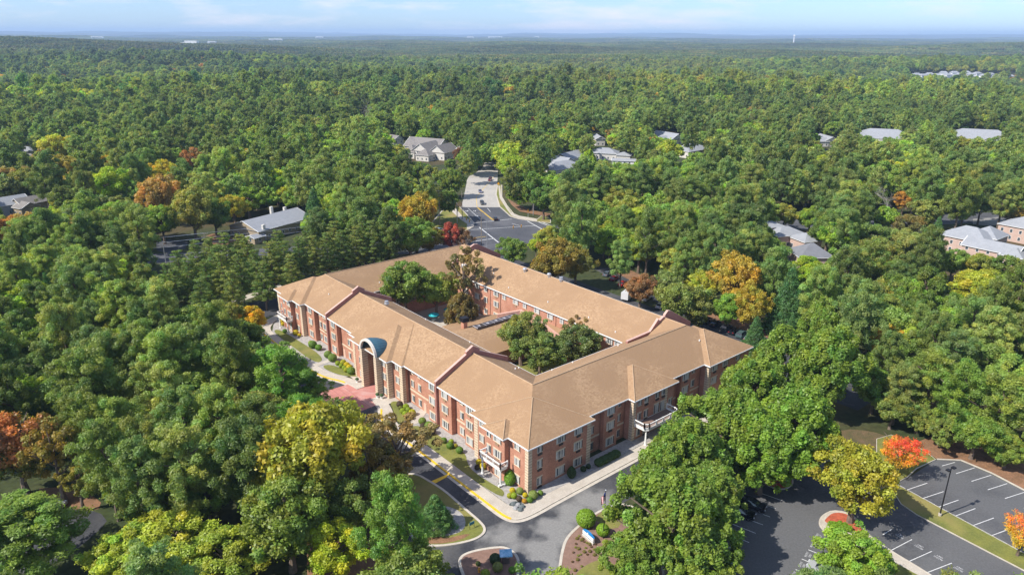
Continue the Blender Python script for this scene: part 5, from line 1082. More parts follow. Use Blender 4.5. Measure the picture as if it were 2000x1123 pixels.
hero('sparse',905,535,44,1.3,(0.099,0.081,0.041),'half-bare brown courtyard tree beside the long roof',i=0); hero('broad',872,545,26,1.0,(0.059,0.099,0.023),'green courtyard tree left of the half-bare one',i=3); hero('oval',905,608,40,.85,(0.081,0.064,0.026),'oval bronze courtyard tree by the low roof',i=1)
hero('broad',1018,655,48,.95,(0.086,0.106,0.036),'grey-green courtyard tree right of the skylight',i=2); hero('broad',1055,690,46,.8,(0.072,0.098,0.030),'dark green courtyard tree above the inner corner',i=3); hero('broad',1122,678,46,.9,(0.055,0.072,0.027),'very dark courtyard tree near the long roof',i=0); hero('sparse',1130,648,28,1.3,(0.102,0.076,0.034),'thin brown courtyard tree above the very dark one',i=1); hero('sparse',1182,655,22,1.3,(0.092,0.099,0.026),'thin olive courtyard tree near the right parapet',i=0); hero('broad',1095,660,22,.8,(0.092,0.092,0.040),'small grey courtyard tree between the dark ones',i=1)
hero('oval',880,355,30,.8,(0.086,0.119,0.030),'tall green tree with bronze patches left of the far road',i=0); hero('broad',902,305,16,1.0,(0.099,0.052,0.035),'wine-red tree beside the taupe townhouses',i=0); hero('broad',1003,328,30,.95,(0.119,0.158,0.020),'bright yellow-green tree right of the far road',i=1); hero('broad',1042,370,30,1.0,(0.064,0.106,0.025),'dark green tree over the right grass bank',i=3); hero('broad',1062,392,30,.9,(0.055,0.093,0.025),'dark green tree beside the pale steel pole',i=0); hero('broad',1020,360,20,1.0,(0.079,0.112,0.023),'mid green tree between the bright and the dark one by the road',i=2)
hero('oval',1150,315,20,.95,(0.125,0.178,0.020),'bright green conical tree in front of the grey gables',i=1)
hero('broad',206,365,44,.8,(0.132,0.185,0.020),'bright lime treetop at centre left',i=2); hero('broad',305,382,42,1.0,(0.174,0.116,0.046),'tan-orange tree at centre left',i=1); hero('broad',318,342,30,.9,(0.186,0.157,0.017),'golden tree behind the tan-orange one',i=0); hero('broad',375,412,44,1.0,(0.132,0.132,0.040),'olive-tan tree right of the tan-orange one',i=3); hero('broad',130,335,36,.95,(0.128,0.110,0.023),'bronze-gold tree at left',i=1); hero('broad',112,290,32,.8,(0.198,0.198,0.033),'pale yellow treetop at upper left',i=0); hero('broad',374,315,26,1.0,(0.157,0.084,0.041),'rust coloured tree above the tan-orange one',i=2); hero('broad',455,405,30,.9,(0.162,0.145,0.017),'yellow-leaved tree left of the long grey roof',i=1); hero('cone',614,412,30,.9,CED,'dark blue-green cedar right of the long grey roof',i=1); hero('broad',560,385,20,1.0,(0.172,0.172,0.020),'yellow tree above the long grey roof',i=0); hero('broad',110,690,20,.8,(0.085,0.085,0.025),'small dark treetop at left',i=0) if False else None
hero('broad',1765,393,19,1.0,(0.197,0.110,0.023),'small orange tree beside the bare grey tree',i=2); hero('vase',1815,410,36,.9,(0.112,0.132,0.046),'wide pale olive tree above the pink brick house',i=1); hero('vase',1775,440,34,.8,(0.087,0.075,0.029),'wide brown-olive tree left of the pink brick house',i=0); hero('vase',1700,462,42,.8,(0.066,0.099,0.030),'dark round green tree between the houses',i=1); hero('vase',1770,475,42,.8,(0.106,0.122,0.043),'pale grey-olive round tree below the brown-olive one',i=0); hero('broad',1985,415,24,1.0,(0.139,0.110,0.029),'bronze clipped tree by the right-hand house',i=0); hero('broad',1905,560,46,.8,(0.158,0.172,0.026),'yellow-green tree below the pink brick house',i=1)
for k,(u,v,rp,kd,l) in enumerate([(1848,836,46,'oval','bushy olive-green tree at the back edge of the upper lot, left'),(1908,846,48,'broad','bushy green tree at the back edge of the upper lot, middle'),(1968,878,46,'oval','low spreading green tree at the back edge of the upper lot, right'),(1795,815,40,'oval','leafy green tree left above the small red maple'),(1880,772,58,'pine','grey-green pine above the back edge of the upper lot'),(1955,790,58,'pine','broad pine at the right edge above the upper lot'),(1745,800,36,'broad','mid green tree at the end of the shaded clearing'),(1710,760,44,'broad','bright bushy tree behind the shaded clearing'),(1820,740,52,'pine','tall olive pine right of the shaded clearing')]):
    hero(kd,u,v,rp,.85 if kd!='oval' else .62,[(.085,.11,.034),(.075,.118,.026),(.09,.12,.03)][k%3],l,i=k)
for k,(u,v,rp,l) in enumerate([(1862,515,30,'green tree at the left foot of the pink brick house'),(1915,520,32,'yellowish tree in front of the pink brick house'),(1975,530,34,'olive tree in front of the right-edge brick house'),(1515,490,24,'green tree left of the grey stepped roof'),(1600,540,30,'green tree right of the steep grey roof'),(880,322,14,'small green tree at the right foot of the taupe townhouses'),(815,338,22,'green tree at the left foot of the taupe townhouses'),(840,345,22,'dark green tree below the taupe townhouses'),(1690,285,20,'green tree before the wide pale roof, left'),(1740,288,22,'green tree before the wide pale roof, right'),(1880,288,22,'green tree before the far right wide roof, left'),(1935,290,22,'green tree before the far right wide roof, right')]):
    hero('broad',u,v,rp,.9,[(.08,.12,.03),(.11,.125,.03),(.07,.105,.03)][k%3],l,i=k)
# bare trees
def bare(u,v,rp,hs,label,i=0,colr=None):
    HERO.append((u,v,rp)); R=5
    for _ in range(8): zc=1.6*R*hs; x,y=G(u,v,zc); _,_,w_=proj(x,y,zc); R=rp*w_/FPX
    rr=random.Random(i+50); m=MB(); 
    def grow(p,d,L,r,dep):
        q=p+d*L; m.tube(p,q,r,r*.6,n=4,caps=False)
        if dep==0: return
        for _ in range(3 if dep>1 else 4):
            nd=(d+Vector((rr.gauss(0,.55),rr.gauss(0,.55),rr.gauss(.1,.3)))).normalized(); grow(q if rr.random()<.6 else p.lerp(q,.7),nd,L*rr.uniform(.55,.8),r*.55,dep-1)
    t=empty('bare_tree',(x,y,0),0,label,'bare tree'); grow(Vector((0,0,0)),Vector((0,0,1)),R*1.1*hs,.32,5); 
    o=m.build('branches',M_BARKG,t)
bare(1738,395,30,.9,'leafless grey tree on the right beside a small orange tree',0); bare(1421,530,20,1.5,'pale dead pine trunk rising left of the golden-tan tree',1); bare(713,225,20,.9,'leafless grey treetop in the upper middle left',2); bare(912,500,16,1.6,'bare grey branches rising from the courtyard by the long roof',3)
# row of slender layered pines behind the left wing
rowp=[(385,508),(352,528),(412,500),(442,496),(330,548),(472,494),(372,545),(405,548),(436,540),(470,530),(500,522),(530,512),(556,508),(585,500),(612,498),(640,490),(668,486),(697,478),(727,472),(752,470),(455,570),(515,548),(395,585),(570,535),(345,560),(425,515),(485,500),(545,488),(600,476),(655,468),(710,462)]
for k,(u,v) in enumerate(rowp):
    rp=27-.008*(u-350)+random.uniform(-3,3); v=v+4; HERO.append((u,v,rp*.7))
    tree_px('layer',u,v,rp,random.uniform(1.02,1.25),[(.070,.098,.036),(.062,.092,.034),(.088,.108,.038)][k%3],'slender layered pine behind the left wing, '+('near the street corner' if u<440 else 'towards the golden oak' if u>640 else 'midway along the row')+(', front rank' if k<20 else ', back rank'),group='pines in the row behind the left wing, %s %s'%('left' if u<440 else 'right' if u>640 else 'middle','front' if k<20 else 'back'),i=k)
# ---------------------------------------------------------------- scattered forest
random.seed(5)
# outlines in the photo that no nearer crown may cover, with the distance of the thing they protect
CLR=[([(1090,985),(1260,985),(1260,1140),(1085,1140)],1e9),([(536,555),(612,528),(905,468),(985,495),(1175,560),(1360,628),(1475,680),(1440,745),(1330,800),(1200,850),(1190,925),(1185,1123),(835,1123),(830,1055),(850,1010),(815,930),(845,915),(790,880),(745,850),(705,870),(690,850),(650,800),(655,745),(620,725),(575,690),(545,665),(520,650),(505,618),(525,600)],1e9),
 ([(1425,965),(1475,945),(1530,950),(1660,960),(1650,1000),(1600,1025),(1640,1060),(1600,1080),(1560,1123),(1425,1123)],1e9),([(1715,860),(1780,862),(1830,893),(1880,897),(1940,920),(2010,955),(2010,1130),(1745,1130),(1740,1060),(1700,1040),(1735,960)],1e9),
 ([(905,402),(915,345),(945,315),(975,315),(978,350),(985,385),(1010,415),(1070,424),(1085,450),(1030,480),(990,500),(920,480),(905,455),(870,455),(885,420)],1e9),
 ([(1178,535),(1200,530),(1240,552),(1230,590),(1180,570)],1e9),([(1385,622),(1420,628),(1500,662),(1490,700),(1450,700)],1e9),([(1600,855),(1650,830),(1715,845),(1700,885),(1620,885)],1e9),
 ([(482,412),(545,402),(585,435),(583,452),(490,456)],1e9),([(303,470),(330,462),(370,472),(365,490),(318,500)],1e9),([(398,465),(440,462),(455,474),(405,476)],1e9),([(406,442),(412,442),(411,490),(406,490)],1e9),
 ([(800,279),(860,278),(890,290),(880,306),(850,315),(812,312)],1e9),([(768,270),(785,268),(790,280),(775,282)],1e9),([(1075,318),(1110,300),(1125,300),(1110,328),(1075,334)],1e9),([(1165,290),(1200,292),(1238,308),(1236,318),(1190,312)],1e9),([(1153,257),(1166,257),(1180,280),(1165,275)],1e9),([(1285,253),(1320,252),(1325,270),(1290,268)],1e9),
 ([(1335,289),(1370,285),(1375,296),(1340,300)],1e9),([(1595,258),(1640,264),(1630,277),(1605,274)],1e9),([(1680,252),(1765,254),(1755,268),(1690,268)],1e9),([(1862,250),(1955,254),(1945,268),(1870,266)],1e9),
 ([(1525,442),(1565,442),(1560,478),(1528,484)],1e9),([(1550,485),(1608,485),(1608,515),(1555,515)],1e9),([(1848,438),(1925,432),(1965,475),(1960,498),(1850,488)],1e9),([(1950,425),(2010,425),(2010,500),(1955,480)],1e9),
 ([(0,393),(24,396),(20,415),(0,420)],1e9),([(52,388),(85,390),(82,405),(56,408)],1e9),([(52,294),(66,294),(66,302),(52,302)],1e9),([(20,985),(210,975),(190,1040),(130,1060),(60,1123),(0,1123),(0,1060)],1e9),([(70,955),(190,955),(200,985),(80,985)],1e9),
 ([(1655,860),(1720,890),(1720,960),(1650,960)],1e9),([(1898,425),(1955,422),(1960,442),(1905,442)],1e9),([(1188,165),(1218,165),(1218,178),(1188,178)],1e9)]
HOUS=[tuple(o.location)[:2] for o in COL.objects if o.parent is None and o.get('category')=='house' and abs(o.location.x)<700 and o.location.y<700]
bx=[W(-3,-9),W(-4,72),W(112,72),W(112,-11)]
solid=[drive,lot,cross,bx,[W(-24,72),W(-24,90),W(126,90),W(126,-17),W(112,-17),W(112,72)],px((1150,520),(1215,525),(1290,560),(1400,610),(1520,660),(1530,700),(1440,720))]
def behind_bld(x,y): a,b=toab(x,y); return a>111 or b>71
def blocked(x,y,zt,zc,R):
    for s in solid:
        if pt_in(s,x,y): return True
    for hx,hy in HOUS:
        if math.hypot(x-hx,y-hy)<10: return True
    u,v,w_=proj(x,y,zc); ru=R*FPX/w_; ut,vt,_=proj(x,y,zt); rv=max(4,(v-vt)); 
    bb=behind_bld(x,y)
    for k,(pl_,_d) in enumerate(CLR):
        if k==1 and bb: 
            continue
        for q in ((0,0),(.85,0),(-.85,0),(0,-.9),(.6,-.65),(-.6,-.65),(0,.6),(.6,.5),(-.6,.5)):
            if pt_in(pl_,u+q[0]*ru,v+q[1]*rv): return True
        if len(pl_)<=7 and any(((a-u)/ru)**2+((b-v)/rv)**2<.8 for a,b in pl_): return True
    for (hu,hv,hr) in HERO:
        if abs(u-hu)<.62*hr+.25*ru and abs(v-hv)<.62*hr+.25*rv: return True
    return False
def palette(x,y,r):
    """kinds and colours of the woodland, by place"""
    s=math.sin(x/47+1)+math.sin(y/39+2)+math.sin((x+y)/83)
    big=math.sin(x/190+.7)*math.sin(y/120+1.9)
    q=r.random()
    if math.hypot(x,y)>430: pin=.45
    else: pin=.72 if (x<-25 and y<260) else (.62 if x>110 and y<230 else .5)
    if q<pin: 
        c=r.choice([PG,PG2,PG,(.090,.120,.036),(.074,.108,.046),(.105,.128,.048)]); kind='pine'
    elif q<pin+.03: kind='cone'; c=CED
    else:
        kind='broad'; p=r.random()*.9+.05+.06*s+.12*big
        c=MG if p<.30 else BGc if p<.48 else (.09,.135,.04) if p<.6 else YG if p<.72 else OL if p<.84 else GG if p<.925 else GO if p<.95 else OR if p<.965 else RU if p<.98 else TANc
    if math.hypot(x,y)<165 and c[0]>c[1]*1.05: c=OL
    k=r.uniform(.74,1.26); k=k*(1+.16*math.sin(x/31+y/57)*math.sin(y/43)); return kind,tuple(ch*k for ch in c)
def cname(c):
    r_,g,b=[q*1.45 for q in c]
    if r_>g*1.9: return 'rust'
    if r_>g*1.15: return 'golden' if g>.2 else 'bronze'
    if r_>g*.92: return 'olive'
    if r_>g*.74: return 'yellow-green' if g>.2 else 'olive-green'
    if g>.19: return 'bright green'
    if b>g*.36: return 'blue-green' if g<.15 else 'grey-green'
    return 'deep green' if g<.14 else 'mid green'
cand=[]; rr=random.Random(11)
step=8.2; yy=46.0; row_i=0
while yy<760:
    st=step if yy<230 else 9.8 if yy<420 else 11.0
    xm=yy*.80+60; xx=-xm+(row_i%2)*st/2
    while xx<xm:
        x=xx+rr.uniform(-.38,.38)*st; y=yy+rr.uniform(-.38,.38)*st; xx+=st
        kind,c=palette(x,y,rr)
        R=rr.uniform(4.6,7.4) if kind=='broad' else rr.uniform(4.2,6.5) if kind=='pine' else rr.uniform(2.9,3.9)
        hs={'pine':rr.uniform(.92,1.22),'broad':rr.uniform(.85,1.15),'cone':rr.uniform(.9,1.2)}[kind]*(1 if R<6 else .88)
        if yy>230: R*=1.18; hs*=.95
        if x>60 and y<150 and x<95: pass
        HT,rel={'pine':(2.35,1.0),'broad':(1.75,.55),'cone':(3.0,.06)}[kind]
        z0=float(hills(x,y)); zc=z0+(rel+HT/2)*R*hs; zt=z0+(rel+HT)*R*hs
        u,v,w_=proj(x,y,zc); ru=R*FPX/max(w_,1)
        if w_<20 or u<-ru-30 or u>2000+ru+30 or v>1123+ru*1.6: continue
        if math.hypot(x,y)<40: continue
        if blocked(x,y,zt,zc,R): continue
        cand.append((ru,kind,x,y,z0,R,hs,c,u,v))
    yy+=st*.87; row_i+=1
cand.sort(key=lambda t:-t[0])
LMK=[(-60,100,'near the bottom left of the photo'),(-25,95,'beside the grass island'),(-95,140,'in the wood at lower left'),(-70,175,'left of the golden balcony tree'),(-125,190,'at the left edge below the street'),(-110,235,'near the shaded left street'),(-160,290,'behind the left edge houses'),(-100,300,'around the long grey roof'),(-45,315,'behind the golden-bronze oak'),(-60,380,'left of the taupe townhouses'),(-130,420,'in the far left wood'),(15,345,'beside the junction bank'),(55,335,'right of the junction'),(45,265,'behind the far roof'),(85,225,'beyond the rear parking'),(110,185,'right of the row of cars'),(130,130,'above the shaded clearing'),(110,95,'beyond the upper lot'),(150,160,'at the right edge mid height'),(150,235,'below the pink brick houses'),(110,280,'around the steep grey roof'),(160,320,'above the pink brick houses'),(90,400,'below the pale grey roofs'),(200,430,'under the wide grey roofs'),(0,480,'beyond the distant road'),(70,250,'behind the golden-tan tree'),(-30,220,'beyond the left roof end')]
def place(x,y):
    b=min(LMK,key=lambda t:math.hypot(t[0]-x,(t[1]-y)*.8)); dx=x-b[0]; dy=y-b[1]
    side='far ' if dy>10 else 'near ' if dy<-10 else ''
    s2='left' if dx<-9 else 'right' if dx>9 else 'middle'
    return b[2],(side+s2)
cnt={'pine':0,'broad':0,'cone':0}; LIM={'pine':270,'broad':215,'cone':40}
near=[];far=[]
for t in cand:
    k=t[1]
    if cnt[k]<LIM[k]: near.append(t); cnt[k]+=1
    else: far.append(t)
groups={}
for t in near:
    ru,kind,x,y,z0,R,hs,c,u,v=t; pl_,sd_=place(x,y); nmk={'pine':'pine','broad':'tree','cone':'cedar'}[kind]
    sz='tall' if hs*R>5.9 else 'small' if hs*R<4.9 else 'medium'
    key=f'{sz} {cname(c)} {nmk} {pl_}, {sd_} part'; groups.setdefault(key,[]).append(t)
ORD=['','second','third','fourth','fifth','sixth','seventh']
for key,ts in groups.items():
    ts.sort(key=lambda t:t[8])
    for j,(ru,kind,x,y,z0,R,hs,c,u,v) in enumerate(ts):
        lab=key
        if len(ts)>1: lab=(key if len(key.split())<=12 else key.replace(', far','').replace(', near','').replace(' part',''))+', '+('leftmost' if j==0 else 'rightmost' if j==len(ts)-1 else ORD[min(j,6)]+' from left')
        tree(kind,x,y,R,hs,c,lab,{'pine':'pines of the surrounding wood','broad':'broadleaf trees of the surrounding wood','cone':'cedars of the surrounding wood'}[kind],z=z0)
# ---------------------------------------------------------------- the woods beyond: instanced, one object
pc=bpy.data.collections.new('far_tree_kinds')
def fobj(n,me): o=bpy.data.objects.new(n,me); pc.objects.link(o); return o
def withtrunk(kind,nl,seed,ls,rel,zs):
    me,HT,cl=crown(kind,nl,seed,ls,M_LEAFI); v=np.empty(len(me.vertices)*3,dtype=np.float32); me.vertices.foreach_get('co',v); v=v.reshape(-1,3); v[:,2]+=rel; v[:,2]*=zs; me.vertices.foreach_set('co',v.reshape(-1)); me.update(); return me
k=0
for i in range(3): fobj('a%d_pine'%i,withtrunk('pine',6000,300+i,2.0,1.0,1.1))
for i in range(3): fobj('b%d_broad'%i,withtrunk('broad',6000,330+i,1.95,.55,1.1))
fobj('c0_cone',withtrunk('cone',2000,360,2.6,.06,1.0))
# a stand of many crowns, for the far distance
def stand(seed):
    global RNG
    RNG=np.random.default_rng(seed); C=[];Nn=[];S_=[];L_=[]
    for i in range(110):
        cx,cy=RNG.uniform(-42,42,2); R=RNG.uniform(3.6,6.2); hz=RNG.uniform(11,19); n=46; d=rdir(n,.5); g=RNG.uniform(.72,1.28); hue=RNG.normal(0,.12)
        if RNG.random()<.10: g*=1.25; hue+=.3
        C.append(np.array([cx,cy,hz])+d*np.array([R,R,R*.95])*(.8+.25*RNG.random(n))[:,None]); nn=d+RNG.normal(size=(n,3))*.3; Nn.append(nn/np.linalg.norm(nn,axis=1,keepdims=True)); S_.append(R*.30*(.7+.6*RNG.random(n)))
        L_.append(np.stack([np.full(n,g*(1+hue)),np.full(n,g),np.full(n,g*(1-hue*.5))],1)*(.85+.3*RNG.random(n))[:,None])
    return quads('stand',np.concatenate(C),np.concatenate(Nn),np.concatenate(S_),np.full(110*46,.75),np.clip(np.concatenate(L_),.3,1.8),M_LEAFI)
for i in range(3): fobj('d%d_stand'%i,stand(400+i))
def gn_tree():
    ng=bpy.data.node_groups.new('far_woods','GeometryNodeTree'); ng.interface.new_socket('Geometry',in_out='INPUT',socket_type='NodeSocketGeometry'); ng.interface.new_socket('Geometry',in_out='OUTPUT',socket_type='NodeSocketGeometry')
    n=ng.nodes; l=ng.links.new; gi=n.new('NodeGroupInput'); go=n.new('NodeGroupOutput'); ip=n.new('GeometryNodeInstanceOnPoints'); ci=n.new('GeometryNodeCollectionInfo'); ci.inputs['Collection'].default_value=pc; ci.inputs['Separate Children'].default_value=True; ci.inputs['Reset Children'].default_value=True
    def at_(nm,ty): a=n.new('GeometryNodeInputNamedAttribute'); a.data_type=ty; a.inputs['Name'].default_value=nm; return [o for o in a.outputs if o.enabled][0]
    l(gi.outputs[0],ip.inputs['Points']); l(ci.outputs[0],ip.inputs['Instance']); ip.inputs['Pick Instance'].default_value=True
    l(at_('kind','INT'),ip.inputs['Instance Index']); l(at_('scl','FLOAT_VECTOR'),ip.inputs['Scale'])
    e=n.new('FunctionNodeEulerToRotation') if hasattr(bpy.types,'FunctionNodeEulerToRotation') else None
    if e: l(at_('rot','FLOAT_VECTOR'),e.inputs[0]); l(e.outputs[0],ip.inputs['Rotation'])
    else: l(at_('rot','FLOAT_VECTOR'),ip.inputs['Rotation'])
    l(ip.outputs[0],go.inputs[0]); return ng
GN=gn_tree()
def woods(name,rows,label):
    A=np.array([r[:8] for r in rows],dtype=np.float32); cols=np.array([r[8] for r in rows],dtype=np.float32)
    me=bpy.data.meshes.new(name); me.vertices.add(len(A)); me.vertices.foreach_set('co',A[:,:3].reshape(-1).copy())
    a=me.attributes.new('kind','INT','POINT'); a.data.foreach_set('value',A[:,3].astype(np.int32))
    a=me.attributes.new('scl','FLOAT_VECTOR','POINT'); a.data.foreach_set('vector',A[:,4:7].reshape(-1).copy())
    r=np.zeros((len(A),3),dtype=np.float32); r[:,2]=A[:,7]; a=me.attributes.new('rot','FLOAT_VECTOR','POINT'); a.data.foreach_set('vector',r.reshape(-1))
    c=np.ones((len(A),4),dtype=np.float32); c[:,:3]=cols; a=me.attributes.new('tint','FLOAT_COLOR','POINT'); a.data.foreach_set('color',c.reshape(-1))
    me.update(); o=bpy.data.objects.new(name,me); COL.objects.link(o); md=o.modifiers.new('woods','NODES'); md.node_group=GN
    tag(o,label,'woodland',kind='stuff'); return o
KI={'pine':(0,3),'broad':(3,3),'cone':(6,1)}
rows=[]
for (ru,kind,x,y,z0,R,hs,c,u,v) in far:
    b,n_=KI[kind]; rows.append((x,y,z0,b+rr.randrange(n_),R,R,R*hs/(1.1 if kind=='pine' else 1.1 if kind=='broad' else 1),rr.uniform(0,6.28),c))
# 760 m to 2300 m: single trees; further: stands
HY=max(o.location.y for o in COL.objects if o.name.startswith('distant_house')); print('estate at',HY,min(o.location.y for o in COL.objects if o.name.startswith('distant_house')))
y0=760
while y0<2300:
    st=12.0 if y0<1300 else 14.0
    xm=y0*.78+60; n_=int(2*xm/st)
    for i in range(n_):
        x=-xm+(i+rr.random())*st; y=y0+rr.uniform(-.5,.5)*st
        kind,c=palette(x*.6,y*.6,rr); 
        if .8<math.sin(x/260+.5)*1.0+math.sin(y/150)*.8 : c=tuple(.5*a+.5*b for a,b in zip(c,OL)); kind='broad' if rr.random()<.7 else kind
        if kind!='pine' and math.sin(x/150+1)+math.sin(y/90+x/200)>.9 and rr.random()<.5: c=(.14,.15,.04)
        R=(rr.uniform(4.6,7.6)+(rr.random()<.35)*rr.uniform(1,3.6)) if y0<1300 else rr.uniform(6,9)+(rr.random()<.3)*rr.uniform(1,3); hs=rr.uniform(.8,1.05)*(1 if y0<1300 else .85); b,m_=KI[kind]
        if kind=='cone': kind='pine'; b,m_=KI['pine']
        pf_=1+.26*math.sin(x/230+2*math.sin(y/300))*math.sin(y/140+x/400); c=(c[0]*pf_*(1+.15*(pf_-1)),c[1]*pf_,c[2]*(2-pf_)**.5)
        z0=float(hills(x,y)); u_,v_,_=proj(x,y,z0+10)
        if any(pt_in(CLR[k][0],u_,v_) for k in (-1,)): continue
        if 1770<u_<1990:
            vt_=proj(x,y,z0+19)[1]
            if y<HY+60 and vt_<150 and v_>136: continue
        if 1188<u_<1222 and 168<v_<186: continue
        rows.append((x,y,z0,b+rr.randrange(m_),R,R,R*hs,rr.uniform(0,6.28),c))
    y0+=st*.86
woods('woodland_beyond',rows,'unbroken mixed woodland rolling away behind the houses')
rows=[]
y0=2300
while y0<13000:
    st=66 if y0<5000 else 95 if y0<8500 else 150
    xm=y0*.80+80; n_=int(2*xm/st); s=st/70
    for i in range(n_):
        x=-xm+(i+rr.random())*st; y=y0+rr.uniform(-.5,.5)*st; z0=float(hills(x,y)); u_,v_,_=proj(x,y,z0+12)
        if 1770<u_<1990 and y<HY+60: continue
        c=rr.choice([(.07,.10,.035),(.06,.09,.035),(.08,.105,.035),(.09,.105,.04),(.055,.08,.032),(.11,.115,.05)]); k=.72*rr.uniform(.75,1.2)*(.86+.28*math.sin(x/500+1)*math.sin(y/350))
        rows.append((x,y,z0,7+rr.randrange(3),s,s,.85 if s<1.4 else 1.1,rr.uniform(0,6.28),tuple(a*k for a in c)))
    y0+=st*.84
woods('distant_forest',rows,'bluish distant forest reaching to the horizon')
# ================================================================ SHRUBS
def shrubmesh(kind,seed):
    global RNG; RNG=np.random.default_rng(seed); n=2600; d=rdir(n,.3); 
    if kind=='ball': p=d*np.array([1,1,.92])*(.93+.10*RNG.random(n))[:,None]; p[:,2]+=.85
    elif kind=='cone': h=RNG.random(n)**.8; an=RNG.random(n)*6.283; r=np.sin(np.pi*np.clip(.12+h*.9,0,1))**.8*1.0; p=np.stack([r*np.cos(an),r*np.sin(an),h*2.9],1); d=np.stack([np.cos(an),np.sin(an),np.full(n,.4)],1); d/=np.linalg.norm(d,axis=1,keepdims=True)
    else:
        an=RNG.random(n)*6.283; q=RNG.integers(0,7,n); cx=np.array([0,.5,-.5,.3,-.4,.1,-.2])[q]; cy_=np.array([0,.3,.2,-.4,-.3,.6,-.6])[q]; p=d*.55*(.8+.3*RNG.random(n))[:,None]; p[:,0]+=cx; p[:,1]+=cy_; p[:,2]+=.45
    p[:,2]=np.maximum(p[:,2],.02); nr=d+RNG.normal(size=(n,3))*.35; nr/=np.linalg.norm(nr,axis=1,keepdims=True); g=(.8+.4*RNG.random(n))
    me=quads('foliage',p,nr,.085*(.7+.6*RNG.random(n)),np.full(n,.7),np.stack([g,g,g],1),M_LEAF)
    # a dark woody core so that the shrub is closed
    return me
SHM={k:[shrubmesh(k,s) for s in (1,2)] for k in ('ball','cone','mound')}
corem=MB(); corem.lathe([(.3,0),(.74,.35),(.78,.85),(.62,1.3),(.25,1.58),(.02,1.64)],n=10); CORE={'ball':corem.mesh('twigs',mat('twig_core',(.035,.05,.015),.95))}
corem=MB(); corem.lathe([(.5,0),(.86,.6),(.88,1.2),(.6,2.0),(.2,2.6),(.02,2.7)],n=10); CORE['cone']=corem.mesh('twigs',MATS['twig_core'])
corem=MB(); corem.lathe([(.7,0),(.72,.4),(.4,.68),(.02,.75)],n=10); CORE['mound']=corem.mesh('twigs',MATS['twig_core'])
def shrub(u,v,rp,kind,colr,label,group=None,hs=1,z=.13,i=0):
    colr=tuple(c*(.50 if max(colr)>.3 else .62) for c in colr)
    x,y=G(u,v+rp*.75,z) if kind!='mound' else G(u,v,z); _,_,w_=proj(x,y,1); R=rp*w_/FPX
    t=empty('shrub',(x,y,z),random.uniform(0,6),label,'shrub',group)
    c=link('foliage',SHM[kind][i%2],t); c.scale=(R,R,R*hs); c.color=(*colr,1); c=link('twigs',CORE[kind],t); c.scale=(R,R,R*hs)
YEL=(.46,.40,.02); LIM_=(.20,.27,.025); GRN=(.09,.17,.03); GYG=(.17,.22,.08); PUR=(.07,.05,.045); GLD=(.44,.27,.03)
L=[(811,741,0,0)] 
def z4(x,y): return 640+x*.14249,690+y*.14249
def z5(x,y): return 860+x*.17814,830+y*.17814
def z7(x,y): return 520+x*.16023,580+y*.16023
